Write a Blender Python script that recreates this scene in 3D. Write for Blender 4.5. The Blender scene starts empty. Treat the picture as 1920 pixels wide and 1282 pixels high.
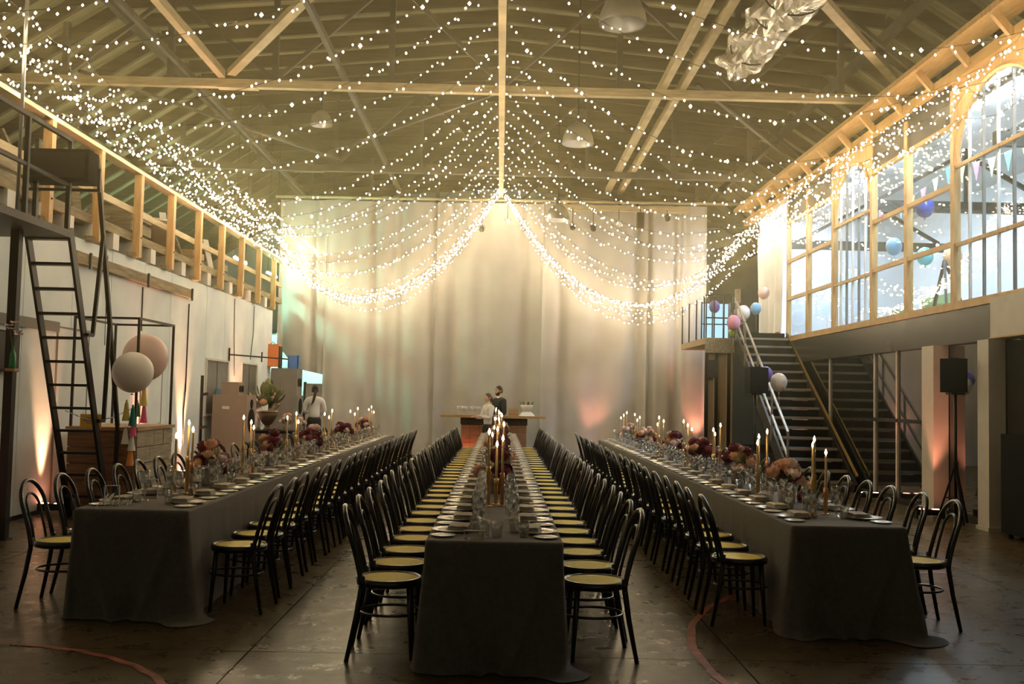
import bpy, math, random
from mathutils import Vector, Matrix
import numpy as np
R = random.Random(7)
scene = bpy.context.scene
C = scene.collection

# ------------------------------------------------------------------ camera
cam_d = bpy.data.cameras.new('camera'); cam = bpy.data.objects.new('camera', cam_d); C.objects.link(cam)
F, PIT, YAW, ROL, HC = 1867.0, .0545, .011, -.0215, 1.59
fw = Vector((math.sin(YAW)*math.cos(PIT), math.cos(YAW)*math.cos(PIT), math.sin(PIT)))
rt = Vector((math.cos(YAW), -math.sin(YAW), 0)); up = rt.cross(fw)
r2 = math.cos(ROL)*rt - math.sin(ROL)*up; u2 = math.sin(ROL)*rt + math.cos(ROL)*up
cam.matrix_world = Matrix(((r2.x, u2.x, -fw.x, 0), (r2.y, u2.y, -fw.y, 0), (r2.z, u2.z, -fw.z, HC), (0, 0, 0, 1)))
cam_d.sensor_width = 36; cam_d.lens = F/1920*36; cam_d.clip_end = 200; cam_d.clip_start = .05
scene.camera = cam

# ------------------------------------------------------------------ world, exposure
world = bpy.data.worlds.new('night'); scene.world = world; world.use_nodes = True
bg = world.node_tree.nodes['Background']; bg.inputs[0].default_value = (.55, .5, .45, 1); bg.inputs[1].default_value = .012
vs = scene.view_settings; vs.view_transform = 'Standard'; vs.look = 'None'; vs.gamma = 1.0
vs.use_curve_mapping = False; vs.exposure = 0.95
scene.cycles.use_light_tree = False
scene.cycles.max_bounces = 6; scene.cycles.diffuse_bounces = 2; scene.cycles.glossy_bounces = 3
scene.cycles.transmission_bounces = 6; scene.cycles.transparent_max_bounces = 24
scene.cycles.volume_bounces = 0; scene.cycles.volume_step_rate = 6.0; scene.cycles.volume_max_steps = 48
scene.cycles.use_adaptive_sampling = True; scene.cycles.adaptive_threshold = .03
scene.cycles.sample_clamp_indirect = 4.0
scene.cycles.sample_clamp_direct = 0.0
scene.cycles.caustics_reflective = False; scene.cycles.caustics_refractive = False

BULB_L, FLAME_L = 60.0, 60.0

# ------------------------------------------------------------------ materials
MATS = {}
def mat(name, col, rough=.6, metal=0., var=0., vscale=4., bump=0., bscale=40., spec=.5, emit=None, estr=0., trans=0., alpha=1., coat=0., sheen=0., stretch=None):
    m = bpy.data.materials.new(name); m.use_nodes = True
    nt = m.node_tree; b = nt.nodes['Principled BSDF']
    b.inputs['Base Color'].default_value = (*col, 1); b.inputs['Roughness'].default_value = rough
    b.inputs['Metallic'].default_value = metal; b.inputs['Specular IOR Level'].default_value = spec
    if coat: b.inputs['Coat Weight'].default_value = coat; b.inputs['Coat Roughness'].default_value = .12
    if sheen: b.inputs['Sheen Weight'].default_value = sheen
    if trans: b.inputs['Transmission Weight'].default_value = trans
    if alpha < 1: b.inputs['Alpha'].default_value = alpha
    if emit: b.inputs['Emission Color'].default_value = (*emit, 1); b.inputs['Emission Strength'].default_value = estr
    if var or bump:
        tc = nt.nodes.new('ShaderNodeTexCoord'); mp = nt.nodes.new('ShaderNodeMapping')
        nt.links.new(tc.outputs['Object'], mp.inputs[0])
        if stretch: mp.inputs['Scale'].default_value = stretch
    if var:
        n = nt.nodes.new('ShaderNodeTexNoise'); n.inputs['Scale'].default_value = vscale; n.inputs['Detail'].default_value = 5
        nt.links.new(mp.outputs[0], n.inputs['Vector'])
        r = nt.nodes.new('ShaderNodeValToRGB'); r.color_ramp.elements[0].position = .3; r.color_ramp.elements[1].position = .72
        r.color_ramp.elements[0].color = (*[c*(1-var) for c in col], 1); r.color_ramp.elements[1].color = (*[min(1, c*(1+var)) for c in col], 1)
        nt.links.new(n.outputs['Fac'], r.inputs[0]); nt.links.new(r.outputs[0], b.inputs['Base Color'])
    if bump:
        n2 = nt.nodes.new('ShaderNodeTexNoise'); n2.inputs['Scale'].default_value = bscale; n2.inputs['Detail'].default_value = 3
        nt.links.new(mp.outputs[0], n2.inputs['Vector'])
        bp = nt.nodes.new('ShaderNodeBump'); bp.inputs['Strength'].default_value = bump; bp.inputs['Distance'].default_value = .01
        nt.links.new(n2.outputs['Fac'], bp.inputs['Height']); nt.links.new(bp.outputs[0], b.inputs['Normal'])
    MATS[name] = m
    return m
def emat(name, col, s, sampling='FRONT'):
    m = bpy.data.materials.new(name); m.use_nodes = True; nt = m.node_tree; nt.nodes.clear()
    e = nt.nodes.new('ShaderNodeEmission'); e.inputs[0].default_value = (*col, 1); e.inputs[1].default_value = s
    o = nt.nodes.new('ShaderNodeOutputMaterial'); nt.links.new(e.outputs[0], o.inputs[0])
    m.cycles.emission_sampling = sampling; MATS[name] = m; return m
def glassmat(name, tint, refl_rough, ior=1.45, boost=1.):
    # thin pane: fresnel mix of clear and glossy
    m = bpy.data.materials.new(name); m.use_nodes = True; nt = m.node_tree; nt.nodes.clear()
    t = nt.nodes.new('ShaderNodeBsdfTransparent'); t.inputs[0].default_value = (*tint, 1)
    g = nt.nodes.new('ShaderNodeBsdfGlossy'); g.inputs['Roughness'].default_value = refl_rough
    ge = nt.nodes.new('ShaderNodeNewGeometry'); dt = nt.nodes.new('ShaderNodeVectorMath'); dt.operation = 'DOT_PRODUCT'
    nt.links.new(ge.outputs['Normal'], dt.inputs[0]); nt.links.new(ge.outputs['Incoming'], dt.inputs[1])
    def mth(op, a, b=None):
        n = nt.nodes.new('ShaderNodeMath'); n.operation = op; n.use_clamp = op in ('SUBTRACT', 'MULTIPLY_ADD')
        if isinstance(a, float): n.inputs[0].default_value = a
        else: nt.links.new(a, n.inputs[0])
        if isinstance(b, float): n.inputs[1].default_value = b
        elif b is not None: nt.links.new(b, n.inputs[1])
        return n
    f0 = ((ior-1)/(ior+1))**2*boost
    fr = mth('POWER', mth('SUBTRACT', 1.0, mth('ABSOLUTE', dt.outputs['Value']).outputs[0]).outputs[0], 5.0)
    mu = mth('MULTIPLY_ADD', fr.outputs[0], 1-f0); mu.inputs[2].default_value = f0
    mx = nt.nodes.new('ShaderNodeMixShader'); o = nt.nodes.new('ShaderNodeOutputMaterial')
    nt.links.new(mu.outputs[0], mx.inputs[0]); nt.links.new(t.outputs[0], mx.inputs[1]); nt.links.new(g.outputs[0], mx.inputs[2])
    nt.links.new(mx.outputs[0], o.inputs[0]); MATS[name] = m; return m

mat('black_metal', (.018, .016, .015), .45, .6)
mat('dark_steel', (.045, .04, .036), .5, .7, var=.3, vscale=6)
mat('roof_steel', (.10, .095, .085), .65, .2, var=.3, vscale=3)
mat('pale_timber', (.56, .46, .28), .6, var=.22, vscale=3, stretch=(1, 1, 8), bump=.15, bscale=30)
mat('honey_timber', (.52, .32, .12), .5, var=.2, vscale=4, stretch=(6, 1, 1), bump=.1)
mat('post_timber', (.55, .34, .14), .55, var=.22, vscale=5, stretch=(4, 4, .6), bump=.1)
mat('weathered_timber', (.27, .22, .14), .8, var=.4, vscale=5, stretch=(4, .5, 4), bump=.3)
mat('roof_board', (.30, .30, .19), .85, var=.3, vscale=2.5, stretch=(.5, 5, 1), bump=.2, bscale=12)
mat('rafter_wood', (.10, .085, .055), .8, var=.3, vscale=3, stretch=(.4, 5, 5))
mat('white_wall', (.81, .90, 1.0), .7, var=.10, vscale=1.6, bump=.15, bscale=8)  # white paint, tinted blue in place of cool light on the left wall
mat('white_paint', (.72, .71, .68), .55, var=.06)
mat('room_white', (.84, .87, .90), .6, var=.03)
mat('grey_fascia', (.050, .044, .038), .26, spec=.28, var=.12, vscale=2)
mat('column_paint', (.55, .50, .44), .5, var=.08)
mat('curtain_cloth', (.44, .425, .40), .92, var=.10, vscale=1.3, bump=.12, bscale=300, sheen=.2)
mat('table_linen', (.125, .110, .096), .95, var=.14, vscale=30, bump=.35, bscale=500, sheen=.15)
mat('chair_black', (.012, .010, .009), .28, coat=.3)
mat('cane', (.90, .70, .13), .6, var=.16, vscale=60, bump=.35, bscale=220)
mat('porcelain', (.72, .69, .63), .2, coat=.3)
mat('napkin_linen', (.46, .41, .34), .9, var=.08, vscale=40, bump=.2, bscale=400)
mat('cutlery_gold', (.78, .62, .34), .25, .95)
mat('brass', (.62, .40, .14), .32, .9)
mat('copper', (.60, .28, .14), .35, .85)
mat('wax', (.62, .46, .27), .5, spec=.3)
mat('wick', (.02, .02, .02), .9)
mat('pot_grey', (.22, .21, .20), .6, var=.12, vscale=20)
mat('burgundy', (.17, .03, .05), .7, var=.3, vscale=30)
mat('peach', (.80, .46, .30), .7, var=.15, vscale=25)
mat('blush', (.85, .66, .62), .7, var=.12, vscale=25)
mat('magenta', (.42, .06, .20), .7, var=.2, vscale=25)
mat('leaf', (.10, .13, .045), .6, var=.3, vscale=15)
mat('olive_leaf', (.20, .21, .08), .6, var=.3, vscale=15)
mat('stone_white', (.75, .73, .7), .5)
mat('plank_brown', (.24, .12, .06), .6, var=.3, vscale=6, stretch=(.6, .6, 6), bump=.2)
mat('plank_pale', (.34, .29, .20), .7, var=.3, vscale=6, stretch=(.6, .6, 6), bump=.25)
mat('plank_mid', (.40, .26, .13), .6, var=.25, vscale=6, stretch=(.6, .6, 6), bump=.2)
mat('speaker_black', (.012, .012, .012), .8, spec=.12, bump=.2, bscale=120)
mat('speaker_grey', (.22, .21, .20), .7, var=.1)
mat('cabinet_taupe', (.36, .27, .22), .65, var=.06)
mat('cone', (.012, .012, .012), .8, spec=.12)
mat('balloon_white', (.85, .80, .76), .35, spec=.4)
mat('balloon_blush', (.85, .62, .56), .35)
mat('balloon_pink', (.72, .30, .46), .3)
mat('balloon_purple', (.16, .11, .42), .3)
mat('balloon_blue', (.22, .50, .80), .3)
mat('balloon_navy', (.03, .04, .22), .2)
mat('balloon_teal', (.12, .50, .55), .3)
mat('balloon_green', (.40, .55, .08), .3)
mat('balloon_peach', (.8, .5, .3), .3)
mat('balloon_red', (.30, .03, .02), .35)
mat('paper_yellow', (.72, .58, .16), .9); mat('paper_teal', (.02, .20, .20), .9); mat('paper_pink', (.72, .12, .25), .9)
mat('paper_white', (.82, .78, .74), .9); mat('paper_orange', (.82, .32, .10), .9); mat('paper_green', (.05, .30, .12), .9)
mat('sign_yellow', (.78, .45, .04), .6)
mat('bunting_blue', (.15, .55, .85), .9); mat('bunting_lime', (.70, .80, .35), .9)
mat('blue_plastic', (.08, .22, .65), .4); mat('light_blue', (.25, .5, .7), .5); mat('orange_box', (.80, .22, .06), .6)
mat('green_bottle', (.01, .18, .05), .1, spec=.7)
mat('sofa_green', (.20, .28, .12), .9)
mat('skin', (.60, .38, .27), .55); mat('skin_pale', (.70, .47, .36), .55)
mat('hair_dark', (.025, .018, .014), .6); mat('hair_brown', (.11, .06, .035), .6)
mat('shirt_white', (.80, .79, .80), .8, bump=.1, bscale=30); mat('suit_black', (.02, .02, .022), .8); mat('eye', (.02, .015, .01), .2); mat('lip', (.42, .17, .14), .5)
mat('aluminium', (.70, .70, .70), .28, .9, var=.1)
mat('foil', (.75, .72, .66), .22, .75, var=.15, vscale=6, bump=.9, bscale=7)
mat('enamel_white', (.85, .83, .8), .3)
mat('tread_dark', (.045, .042, .038), .6, var=.2, vscale=8); mat('tread_edge', (.30, .27, .22), .4, .3)
mat('rail_brass', (.45, .30, .10), .4, .6)
mat('rail_grey', (.25, .22, .18), .4, .5)
mat('ply_panel', (.36, .26, .16), .6, var=.12, vscale=5, stretch=(4, 4, .6))
mat('drape_white', (.86, .87, .89), .8)
mat('rubber', (.01, .01, .01), .8)
mat('chalk_sign', (.88, .82, .76), .4)
mat('glint_glass', (.80, .82, .84), .25, alpha=.55)  # white put into the glass colour in place of the light it catches
mat('red_paint', (.24, .05, .025), .5, var=.55, vscale=9)
bm0 = emat('bulb_glow', (1.0, .765, .45), BULB_L)
_nt = bm0.node_tree; _a = _nt.nodes.new('ShaderNodeAttribute'); _a.attribute_name = 'glow'
_m = _nt.nodes.new('ShaderNodeMath'); _m.operation = 'MULTIPLY'; _m.inputs[1].default_value = BULB_L; _nt.links.new(_a.outputs['Fac'], _m.inputs[0])
_nt.links.new(_m.outputs[0], next(n for n in _nt.nodes if n.type == 'EMISSION').inputs[1])
emat('flame_glow', (1.0, .62, .24), FLAME_L)
emat('tube_green', (.45, 1.0, .66), 380.0)
emat('tube_mint', (.55, 1.0, .80), 160.0)
emat('tube_cool', (.66, .84, 1.0), 98.0)
emat('lit_pane', (.40, .68, .85), .75)
emat('led_pink', (1.0, .32, .18), 12.0)
glassmat('pane', (.93, .96, .97), .02, 1.5, 1.1)
glassmat('drink_glass', (.97, .97, .96), .03, 1.5, 6.0)
glassmat('acrylic', (.95, .95, .95), .03, 1.5, 2.0)
def mirror_glass():
    m = bpy.data.materials.new('dark_mirror_glass'); m.use_nodes = True; nt = m.node_tree; b = nt.nodes['Principled BSDF']
    b.inputs['Base Color'].default_value = (.020, .019, .017, 1); b.inputs['Roughness'].default_value = .03; b.inputs['IOR'].default_value = 2.3
    MATS['dark_mirror_glass'] = m
mirror_glass()
def floor_material():
    m = bpy.data.materials.new('floor_concrete'); m.use_nodes = True; nt = m.node_tree; b = nt.nodes['Principled BSDF']; b.inputs['Specular IOR Level'].default_value = .22
    g = nt.nodes.new('ShaderNodeNewGeometry')
    def noise(scale, detail, rough=.6, dist=0.):
        q = nt.nodes.new('ShaderNodeTexNoise'); q.inputs['Scale'].default_value = scale; q.inputs['Detail'].default_value = detail
        q.inputs['Roughness'].default_value = rough; q.inputs['Distortion'].default_value = dist; nt.links.new(g.outputs['Position'], q.inputs['Vector']); return q
    def ramp(src, p0, c0, p1, c1):
        r = nt.nodes.new('ShaderNodeValToRGB'); e = r.color_ramp.elements; e[0].position = p0; e[0].color = (*c0, 1); e[1].position = p1; e[1].color = (*c1, 1)
        nt.links.new(src.outputs['Fac'], r.inputs[0]); return r
    def mul(a, b, f):
        x = nt.nodes.new('ShaderNodeMix'); x.data_type = 'RGBA'; x.blend_type = 'MULTIPLY'; x.inputs[0].default_value = f
        nt.links.new(a, x.inputs[6]); nt.links.new(b, x.inputs[7]); return x.outputs[2]
    broad = ramp(noise(.55, 6, .65), .30, (.056, .042, .020), .72, (.105, .080, .038))
    spots = ramp(noise(7.5, 9, .7, .4), .30, (.55, .5, .42), .54, (1, 1, 1))
    scuff = ramp(noise(2.1, 9, .72, .8), .40, (.74, .70, .64), .56, (1.08, 1.08, 1.08))
    nt.links.new(mul(mul(broad.outputs[0], scuff.outputs[0], .8), spots.outputs[0], .42), b.inputs['Base Color'])
    nr = noise(5.0, 6, .65); mr = nt.nodes.new('ShaderNodeMapRange'); mr.inputs[1].default_value = .3; mr.inputs[2].default_value = .7; mr.inputs[3].default_value = .22; mr.inputs[4].default_value = .40
    nt.links.new(nr.outputs['Fac'], mr.inputs[0]); nt.links.new(mr.outputs[0], b.inputs['Roughness'])
    bp = nt.nodes.new('ShaderNodeBump'); bp.inputs['Strength'].default_value = .05; bp.inputs['Distance'].default_value = .01
    nt.links.new(nr.outputs['Fac'], bp.inputs['Height']); nt.links.new(bp.outputs[0], b.inputs['Normal'])
    MATS['floor_concrete'] = m
floor_material()

# ------------------------------------------------------------------ mesh builder
class MB:
    def __init__(s): s.v = []; s.f = []
    def _add(s, vs, fs):
        o = len(s.v); s.v += [tuple(p) for p in vs]; s.f += [tuple(i+o for i in f) for f in fs]; return s
    def box(s, x0, x1, y0, y1, z0, z1):
        return s._add([(x0,y0,z0),(x1,y0,z0),(x1,y1,z0),(x0,y1,z0),(x0,y0,z1),(x1,y0,z1),(x1,y1,z1),(x0,y1,z1)],
                      [(0,3,2,1),(4,5,6,7),(0,1,5,4),(1,2,6,5),(2,3,7,6),(3,0,4,7)])
    def bar(s, p, q, w, h=None, upv=(0,0,1)):
        h = h or w; p = Vector(p); q = Vector(q); d = (q-p).normalized(); u = Vector(upv)
        if abs(d.dot(u)) > .99: u = Vector((0,1,0))
        a = d.cross(u).normalized(); b = a.cross(d).normalized(); vs = []
        for e in (p, q):
            for sa, sb in ((-1,-1),(1,-1),(1,1),(-1,1)): vs.append(e + a*sa*w/2 + b*sb*h/2)
        return s._add(vs, [(0,3,2,1),(4,5,6,7),(0,1,5,4),(1,2,6,5),(2,3,7,6),(3,0,4,7)])
    def tube(s, pts, r, n=8, closed=False, cap=True):
        pts = [Vector(p) for p in pts]; N = len(pts); rad = r if isinstance(r, (list, tuple)) else [r]*N
        vs = []; prev = None
        for i, p in enumerate(pts):
            if closed: d = (pts[(i+1) % N]-pts[i-1]).normalized()
            else: d = (pts[min(i+1, N-1)]-pts[max(i-1, 0)]).normalized()
            if prev is None:
                a = Vector((0,0,1)) if abs(d.z) < .9 else Vector((1,0,0))
                a = (a - d*a.dot(d)).normalized()
            else: a = (prev - d*prev.dot(d)).normalized()
            prev = a; b = d.cross(a)
            for k in range(n):
                t = 2*math.pi*k/n; vs.append(p + (a*math.cos(t)+b*math.sin(t))*rad[i])
        fs = []
        for i in range(N if closed else N-1):
            j = (i+1) % N
            for k in range(n): fs.append((i*n+k, i*n+(k+1)%n, j*n+(k+1)%n, j*n+k))
        if cap and not closed: fs += [tuple(range(n-1,-1,-1)), tuple((N-1)*n+k for k in range(n))]
        return s._add(vs, fs)
    def lathe(s, prof, n=16, c=(0,0,0), sx=1., sy=1., cap=False):
        vs = []; fs = []
        for (r, z) in prof:
            for k in range(n):
                t = 2*math.pi*k/n; vs.append((c[0]+r*sx*math.cos(t), c[1]+r*sy*math.sin(t), c[2]+z))
        for i in range(len(prof)-1):
            for k in range(n): fs.append((i*n+k, i*n+(k+1)%n, (i+1)*n+(k+1)%n, (i+1)*n+k))
        if cap:
            fs.append(tuple(range(n-1,-1,-1))); o = (len(prof)-1)*n; fs.append(tuple(o+k for k in range(n)))
        return s._add(vs, fs)
    def grid(s, fn, nu, nv, flip=False):
        vs = [fn(i/nu, j/nv) for j in range(nv+1) for i in range(nu+1)]; fs = []
        for j in range(nv):
            for i in range(nu):
                a = j*(nu+1)+i; f = (a, a+1, a+nu+2, a+nu+1); fs.append(f[::-1] if flip else f)
        return s._add(vs, fs)
    def ball(s, c, r, n=12, m=8, sx=1., sy=1., sz=1.):
        prof = [(max(1e-4, r*math.sin(math.pi*i/m)), -r*sz*math.cos(math.pi*i/m)) for i in range(m+1)]
        return s.lathe(prof, n, c, sx, sy)
    def mesh(s, name, m, smooth=False):
        me = bpy.data.meshes.new(name); me.from_pydata(s.v, [], s.f); me.materials.append(MATS[m] if isinstance(m, str) else m)
        if smooth: me.polygons.foreach_set('use_smooth', [True]*len(me.polygons))
        me.update(); return me
    def build(s, name, m, parent=None, smooth=False, loc=None, **tags):
        return put(name, s.mesh(name, m, smooth), parent, loc, **tags)
def put(name, me, parent=None, loc=None, rot=None, scale=None, **tags):
    o = bpy.data.objects.new(name, me); C.objects.link(o)
    if parent is not None: o.parent = parent
    if loc is not None: o.location = loc
    if rot is not None: o.rotation_euler = rot if isinstance(rot, (tuple, list)) else (0, 0, rot)
    if scale is not None: o.scale = scale if isinstance(scale, (tuple, list)) else (scale,)*3
    for k, v in tags.items():
        if v is not None: o[k if k != 'cat' else 'category'] = v
    return o
def thing(name, label, cat, loc=(0,0,0), rotz=0, group=None):
    return put(name, None, None, loc, rotz, label=label, cat=cat, group=group)
def struct(name, mb, m, label=None, cat=None, smooth=False):
    return mb.build(name, m, smooth=smooth, kind='structure', label=label, cat=cat)
ORD = ('first second third fourth fifth sixth seventh eighth ninth tenth eleventh twelfth thirteenth fourteenth fifteenth sixteenth '
       'seventeenth eighteenth nineteenth twentieth twenty-first twenty-second twenty-third twenty-fourth twenty-fifth twenty-sixth '
       'twenty-seventh twenty-eighth twenty-ninth thirtieth thirty-first thirty-second thirty-third thirty-fourth thirty-fifth').split()

# ================================================================== THE SETTING
XL, XR, YB = -5.73, 6.4, 26.0
# floor: concrete slabs with open joints on a dark bed
fl = struct('floor', MB().box(-14, 14, -4, 40, -.3, -.05), 'dark_steel')
xs = [-14, -10.5, -7.5, -4.5, -1.5, 1.5, 4.5, 7.5, 10.5, 14]; ys = [-4, -.8, 2.7, 6.2, 9.7, 13.2, 16.7, 20.2, 23.7, 27.2, 32, 40]
for i in range(len(xs)-1):
    for j in range(len(ys)-1):
        MB().box(xs[i]+.005, xs[i+1]-.005, ys[j]+.005, ys[j+1]-.005, -.05, 0).build('slab', 'floor_concrete', fl)
def ring_mark(name, cx, cy, r, a0, a1, w, n=70):
    b = MB()
    def fn(u, v):
        a = math.radians(a0+(a1-a0)*u); q = r + w*(v-.5) + .006*math.sin(u*97)
        return (cx+q*math.cos(a), cy+q*math.sin(a), .003)
    b.grid(fn, n, 1); return struct(name, b, 'red_paint')
ring_mark('trim_1', 4.62, 6.2, 3.35, 95, 265, .055)
ring_mark('trim_2', -3.2, 4.62, 1.66, 15, 165, .05)

# roof: boarded deck with a kinked slope and a rafter every 0.9 m
def roof_z(x):
    a = abs(x); return 9.45-.09*a if a < 7 else 8.82-.65*(a-7)
deck = MB(); px = [-12.5, -7, 0, 7, 12.5]
for i in range(4):
    x0, x1 = px[i], px[i+1]; z0, z1 = roof_z(x0), roof_z(x1)
    deck._add([(x0,2,z0),(x1,2,z1),(x1,38,z1),(x0,38,z0),(x0,2,z0+.06),(x1,2,z1+.06),(x1,38,z1+.06),(x0,38,z0+.06)],
              [(0,3,2,1),(4,5,6,7),(0,1,5,4),(1,2,6,5),(2,3,7,6),(3,0,4,7)])
ceil = struct('ceiling', deck, 'roof_board')
raf = MB()
for i in range(4):
    raf.bar((px[i], 0, roof_z(px[i])-.13), (px[i+1], 0, roof_z(px[i+1])-.13), .09, .26)
raf_me = raf.mesh('rafter', 'rafter_wood')
for k in range(36): put('rafter', raf_me, ceil, (0, 4.6+.9*k, 0))
for x in (-9.2, -7.05, 7.05, 9.2):
    MB().bar((x, 2, roof_z(x)-.36), (x, 38, roof_z(x)-.36), .12, .2).build('purlin', 'roof_steel', ceil)

# outer walls
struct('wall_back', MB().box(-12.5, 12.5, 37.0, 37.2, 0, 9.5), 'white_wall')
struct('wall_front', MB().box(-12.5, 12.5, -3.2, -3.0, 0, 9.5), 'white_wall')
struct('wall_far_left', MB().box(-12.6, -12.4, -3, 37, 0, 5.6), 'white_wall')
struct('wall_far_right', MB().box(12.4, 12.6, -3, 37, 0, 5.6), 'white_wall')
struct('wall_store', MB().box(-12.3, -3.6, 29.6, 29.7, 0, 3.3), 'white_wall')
struct('wall_light_block', MB().box(-3.6, -3.5, 26.4, 36.9, 0, 6.4), 'dark_steel')  # added unseen behind the curtain, keeps green tube light off the landing
ff = MB().box(-12.4, 12.4, -3, 2.0, 9.45, 9.5); struct('ceiling_front', ff, 'roof_board')

# left wall: white panels with thin seams
wl = struct('wall_left', MB().box(XL-.15, XL-.02, -2.9, 24.9, 0, 3.6), 'dark_steel')
yy = -2.9; widths = [2.6, 2.6, 2.4, 2.2, 2.2, 1.5, 1.35, 1.35, 1.3, 1.35, 1.3, 2.1, 1.3, 2.3, 2.0]
for w in widths:
    y1 = min(yy+w, 24.9)
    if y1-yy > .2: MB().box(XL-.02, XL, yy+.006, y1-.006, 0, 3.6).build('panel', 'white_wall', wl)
    yy = y1
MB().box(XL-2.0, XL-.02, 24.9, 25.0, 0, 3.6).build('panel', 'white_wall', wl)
struct('baseboard_left', MB().box(XL+.0005, XL+.012, -2.9, 24.9, 0, .05), 'dark_steel')
def wall_door(n, y0, y1, z1):
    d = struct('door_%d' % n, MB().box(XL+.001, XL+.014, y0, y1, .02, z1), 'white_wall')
    f = MB()
    for (a, b, c, e) in ((y0-.02, y0, .0, z1+.02), (y1, y1+.02, 0, z1+.02), (y0-.02, y1+.02, z1, z1+.02)):
        f.box(XL+.0005, XL+.02, a, b, c, e)
    f.build('door_frame', 'speaker_grey', d)
    k = MB(); k.tube([(XL+.014, y1-.1, 1.02), (XL+.06, y1-.1, 1.02), (XL+.06, y1-.2, 1.02)], .009, 6); k.build('handle', 'aluminium', d)
wall_door(1, 12.9, 13.85, 2.35)
wall_door(2, 15.95, 16.9, 2.35)
# dark hatches
for n, (y0, y1, z0, z1) in enumerate(((19.45, 20.95, 1.12, 2.17), (22.1, 23.4, 1.45, 2.18))):
    h = struct('window_%d' % (n+1), MB().box(XL+.001, XL+.006, y0, y1, z0, z1), 'speaker_grey')
    f = MB()
    for (a, b, c, e) in ((y0-.04, y0, z0, z1), (y1, y1+.04, z0, z1), (y0-.04, y1+.04, z1, z1+.04), (y0-.04, y1+.04, z0-.04, z0)):
        f.box(XL+.001, XL+.03, a, b, c, e)
    f.build('window_frame', 'white_paint', h)
    MB().box(XL+.006, XL+.012, (y0+y1)/2-.01, (y0+y1)/2+.01, z0, z1).build('mullion', 'dark_steel', h)
MB().box(XL+.02, XL+.25, 20.1, 20.9, 1.35, 1.62).build('storage_box', 'light_blue', label='light blue box showing in the dark wall hatch', cat='box')

# loft over the left wall
lf = struct('trim_3', MB().box(-12.3, XL-.05, -2.9, 25.6, 3.82, 3.9), 'weathered_timber')
struct('trim_4', MB().box(XL-.06, XL+.04, -2.9, 25.7, 3.84, 3.97), 'weathered_timber')
je = MB().box(-.6, .06, -.11, .11, 3.605, 3.835).mesh('joist_end', 'white_paint')
k = 0
while -2.6+.78*k < 25.4:
    put('joist_end', je, lf, (XL, -2.6+.78*k, 0)); k += 1

rail = thing('loft_railing', 'timber balustrade with square posts and brackets edging the left loft', 'railing', (XL, 0, 3.6))
pm = MB().box(.045, .155, -.055, .055, 0, 1.27).mesh('post', 'post_timber')
fm = MB().box(.0, .10, -.16, -.055, 0, .06).mesh('bracket', 'weathered_timber')
bm_ = MB().ball((.16, 0, .30), .014, 6, 4).mesh('bolt', 'black_metal')
for k in range(19):
    y = -1.55+1.53*k
    if y > 25.8: break
    p = put('post', pm, rail, (0, y, 0)); put('bracket', fm, p, (0, 0, 0)); put('bolt', bm_, p, (0, 0, 0))
MB().box(.0, .045, -2.8, 25.7, .66, .76).build('mid_rail', 'pale_timber', rail)
MB().box(-.02, .16, -2.8, 25.7, 1.272, 1.33).build('top_rail', 'pale_timber', rail)
tr = thing('sliding_track', 'weathered timber sliding-door track fixed high on the white left wall', 'track', (XL+.005, 0, 3.2))
MB().box(0, .08, 13.2, 18.2, .05, .2).build('beam', 'weathered_timber', tr)
for y in (13.6, 15.85, 18.1): MB().box(.08, .11, y-.02, y+.02, .0, .22).build('hanger', 'black_metal', tr)

# ------------------------------------------------------------------ right: mezzanine with glazed wall, dark glass below
slabR = struct('trim_5', MB().box(XR+.02, 12.3, 2, 25.2, 2.82, 3.0), 'white_paint')
for n, (a, b, m, z0, z1) in enumerate(((XR, XR+.1, 'grey_fascia', 2.46, 2.94),)):
    struct('trim_%d' % (6+n), MB().box(a, b, 2, 22.3, z0, z1), m)
wr = struct('wall_right', MB().box(XR+.14, XR+.16, 2, 22.3, 0, 2.5), 'dark_steel')
gp = MB().box(XR+.10, XR+.139, .01, 1.0, .10, 2.46)
ysg = [2, 4.2, 6.4, 8.6, 10.4, 12.0, 13.2, 14.9, 16.2, 17.17, 19.52, 22.3]
for a, b in zip(ysg[:-1], ysg[1:]):
    MB().box(XR+.10, XR+.139, a+.02, b-.02, .10, 2.46).build('glass_panel', 'dark_mirror_glass', wr)
    MB().box(XR+.07, XR+.14, a-.03, a+.03, .08, 2.46).build('mullion', 'column_paint', wr)
MB().box(XR+.05, XR+.15, 2, 22.3, 0, .09).build('sill', 'dark_steel', wr)
MB().box(XR+.07, XR+.14, 14.6, 17.2, 1.30, 1.36).build('transom', 'dark_steel', wr)
def column(x0, x1, y0, y1, z1, label):
    t = thing('column', label, 'column', ((x0+x1)/2, (y0+y1)/2, 0))
    hx, hy = (x1-x0)/2, (y1-y0)/2
    MB().box(-hx, hx, -hy, hy, .05, z1).build('shaft', 'column_paint', t)
    MB().box(-hx-.02, hx+.005, -hy-.02, hy+.02, 0, .05).build('base', 'column_paint', t)
column(6.27, 6.49, 14.35, 14.75, 2.458, 'square pale column washed pink beside the tall black loudspeaker')
column(6.27, 6.49, 12.72, 13.02, 2.458, 'square pale column behind the black amplifier cabinet at right edge')
cbx = thing('beam_casing', 'beige boxed beam end jutting out under the glazed mezzanine', 'beam', (6.35, 11.2, 2.45))
MB().box(-.14, .05, -3.5, 1.35, .02, .52).build('casing', 'column_paint', cbx); MB().box(-.15, .05, -3.5, 1.36, 0, .018).build('bottom_trim', 'honey_timber', cbx)

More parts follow.
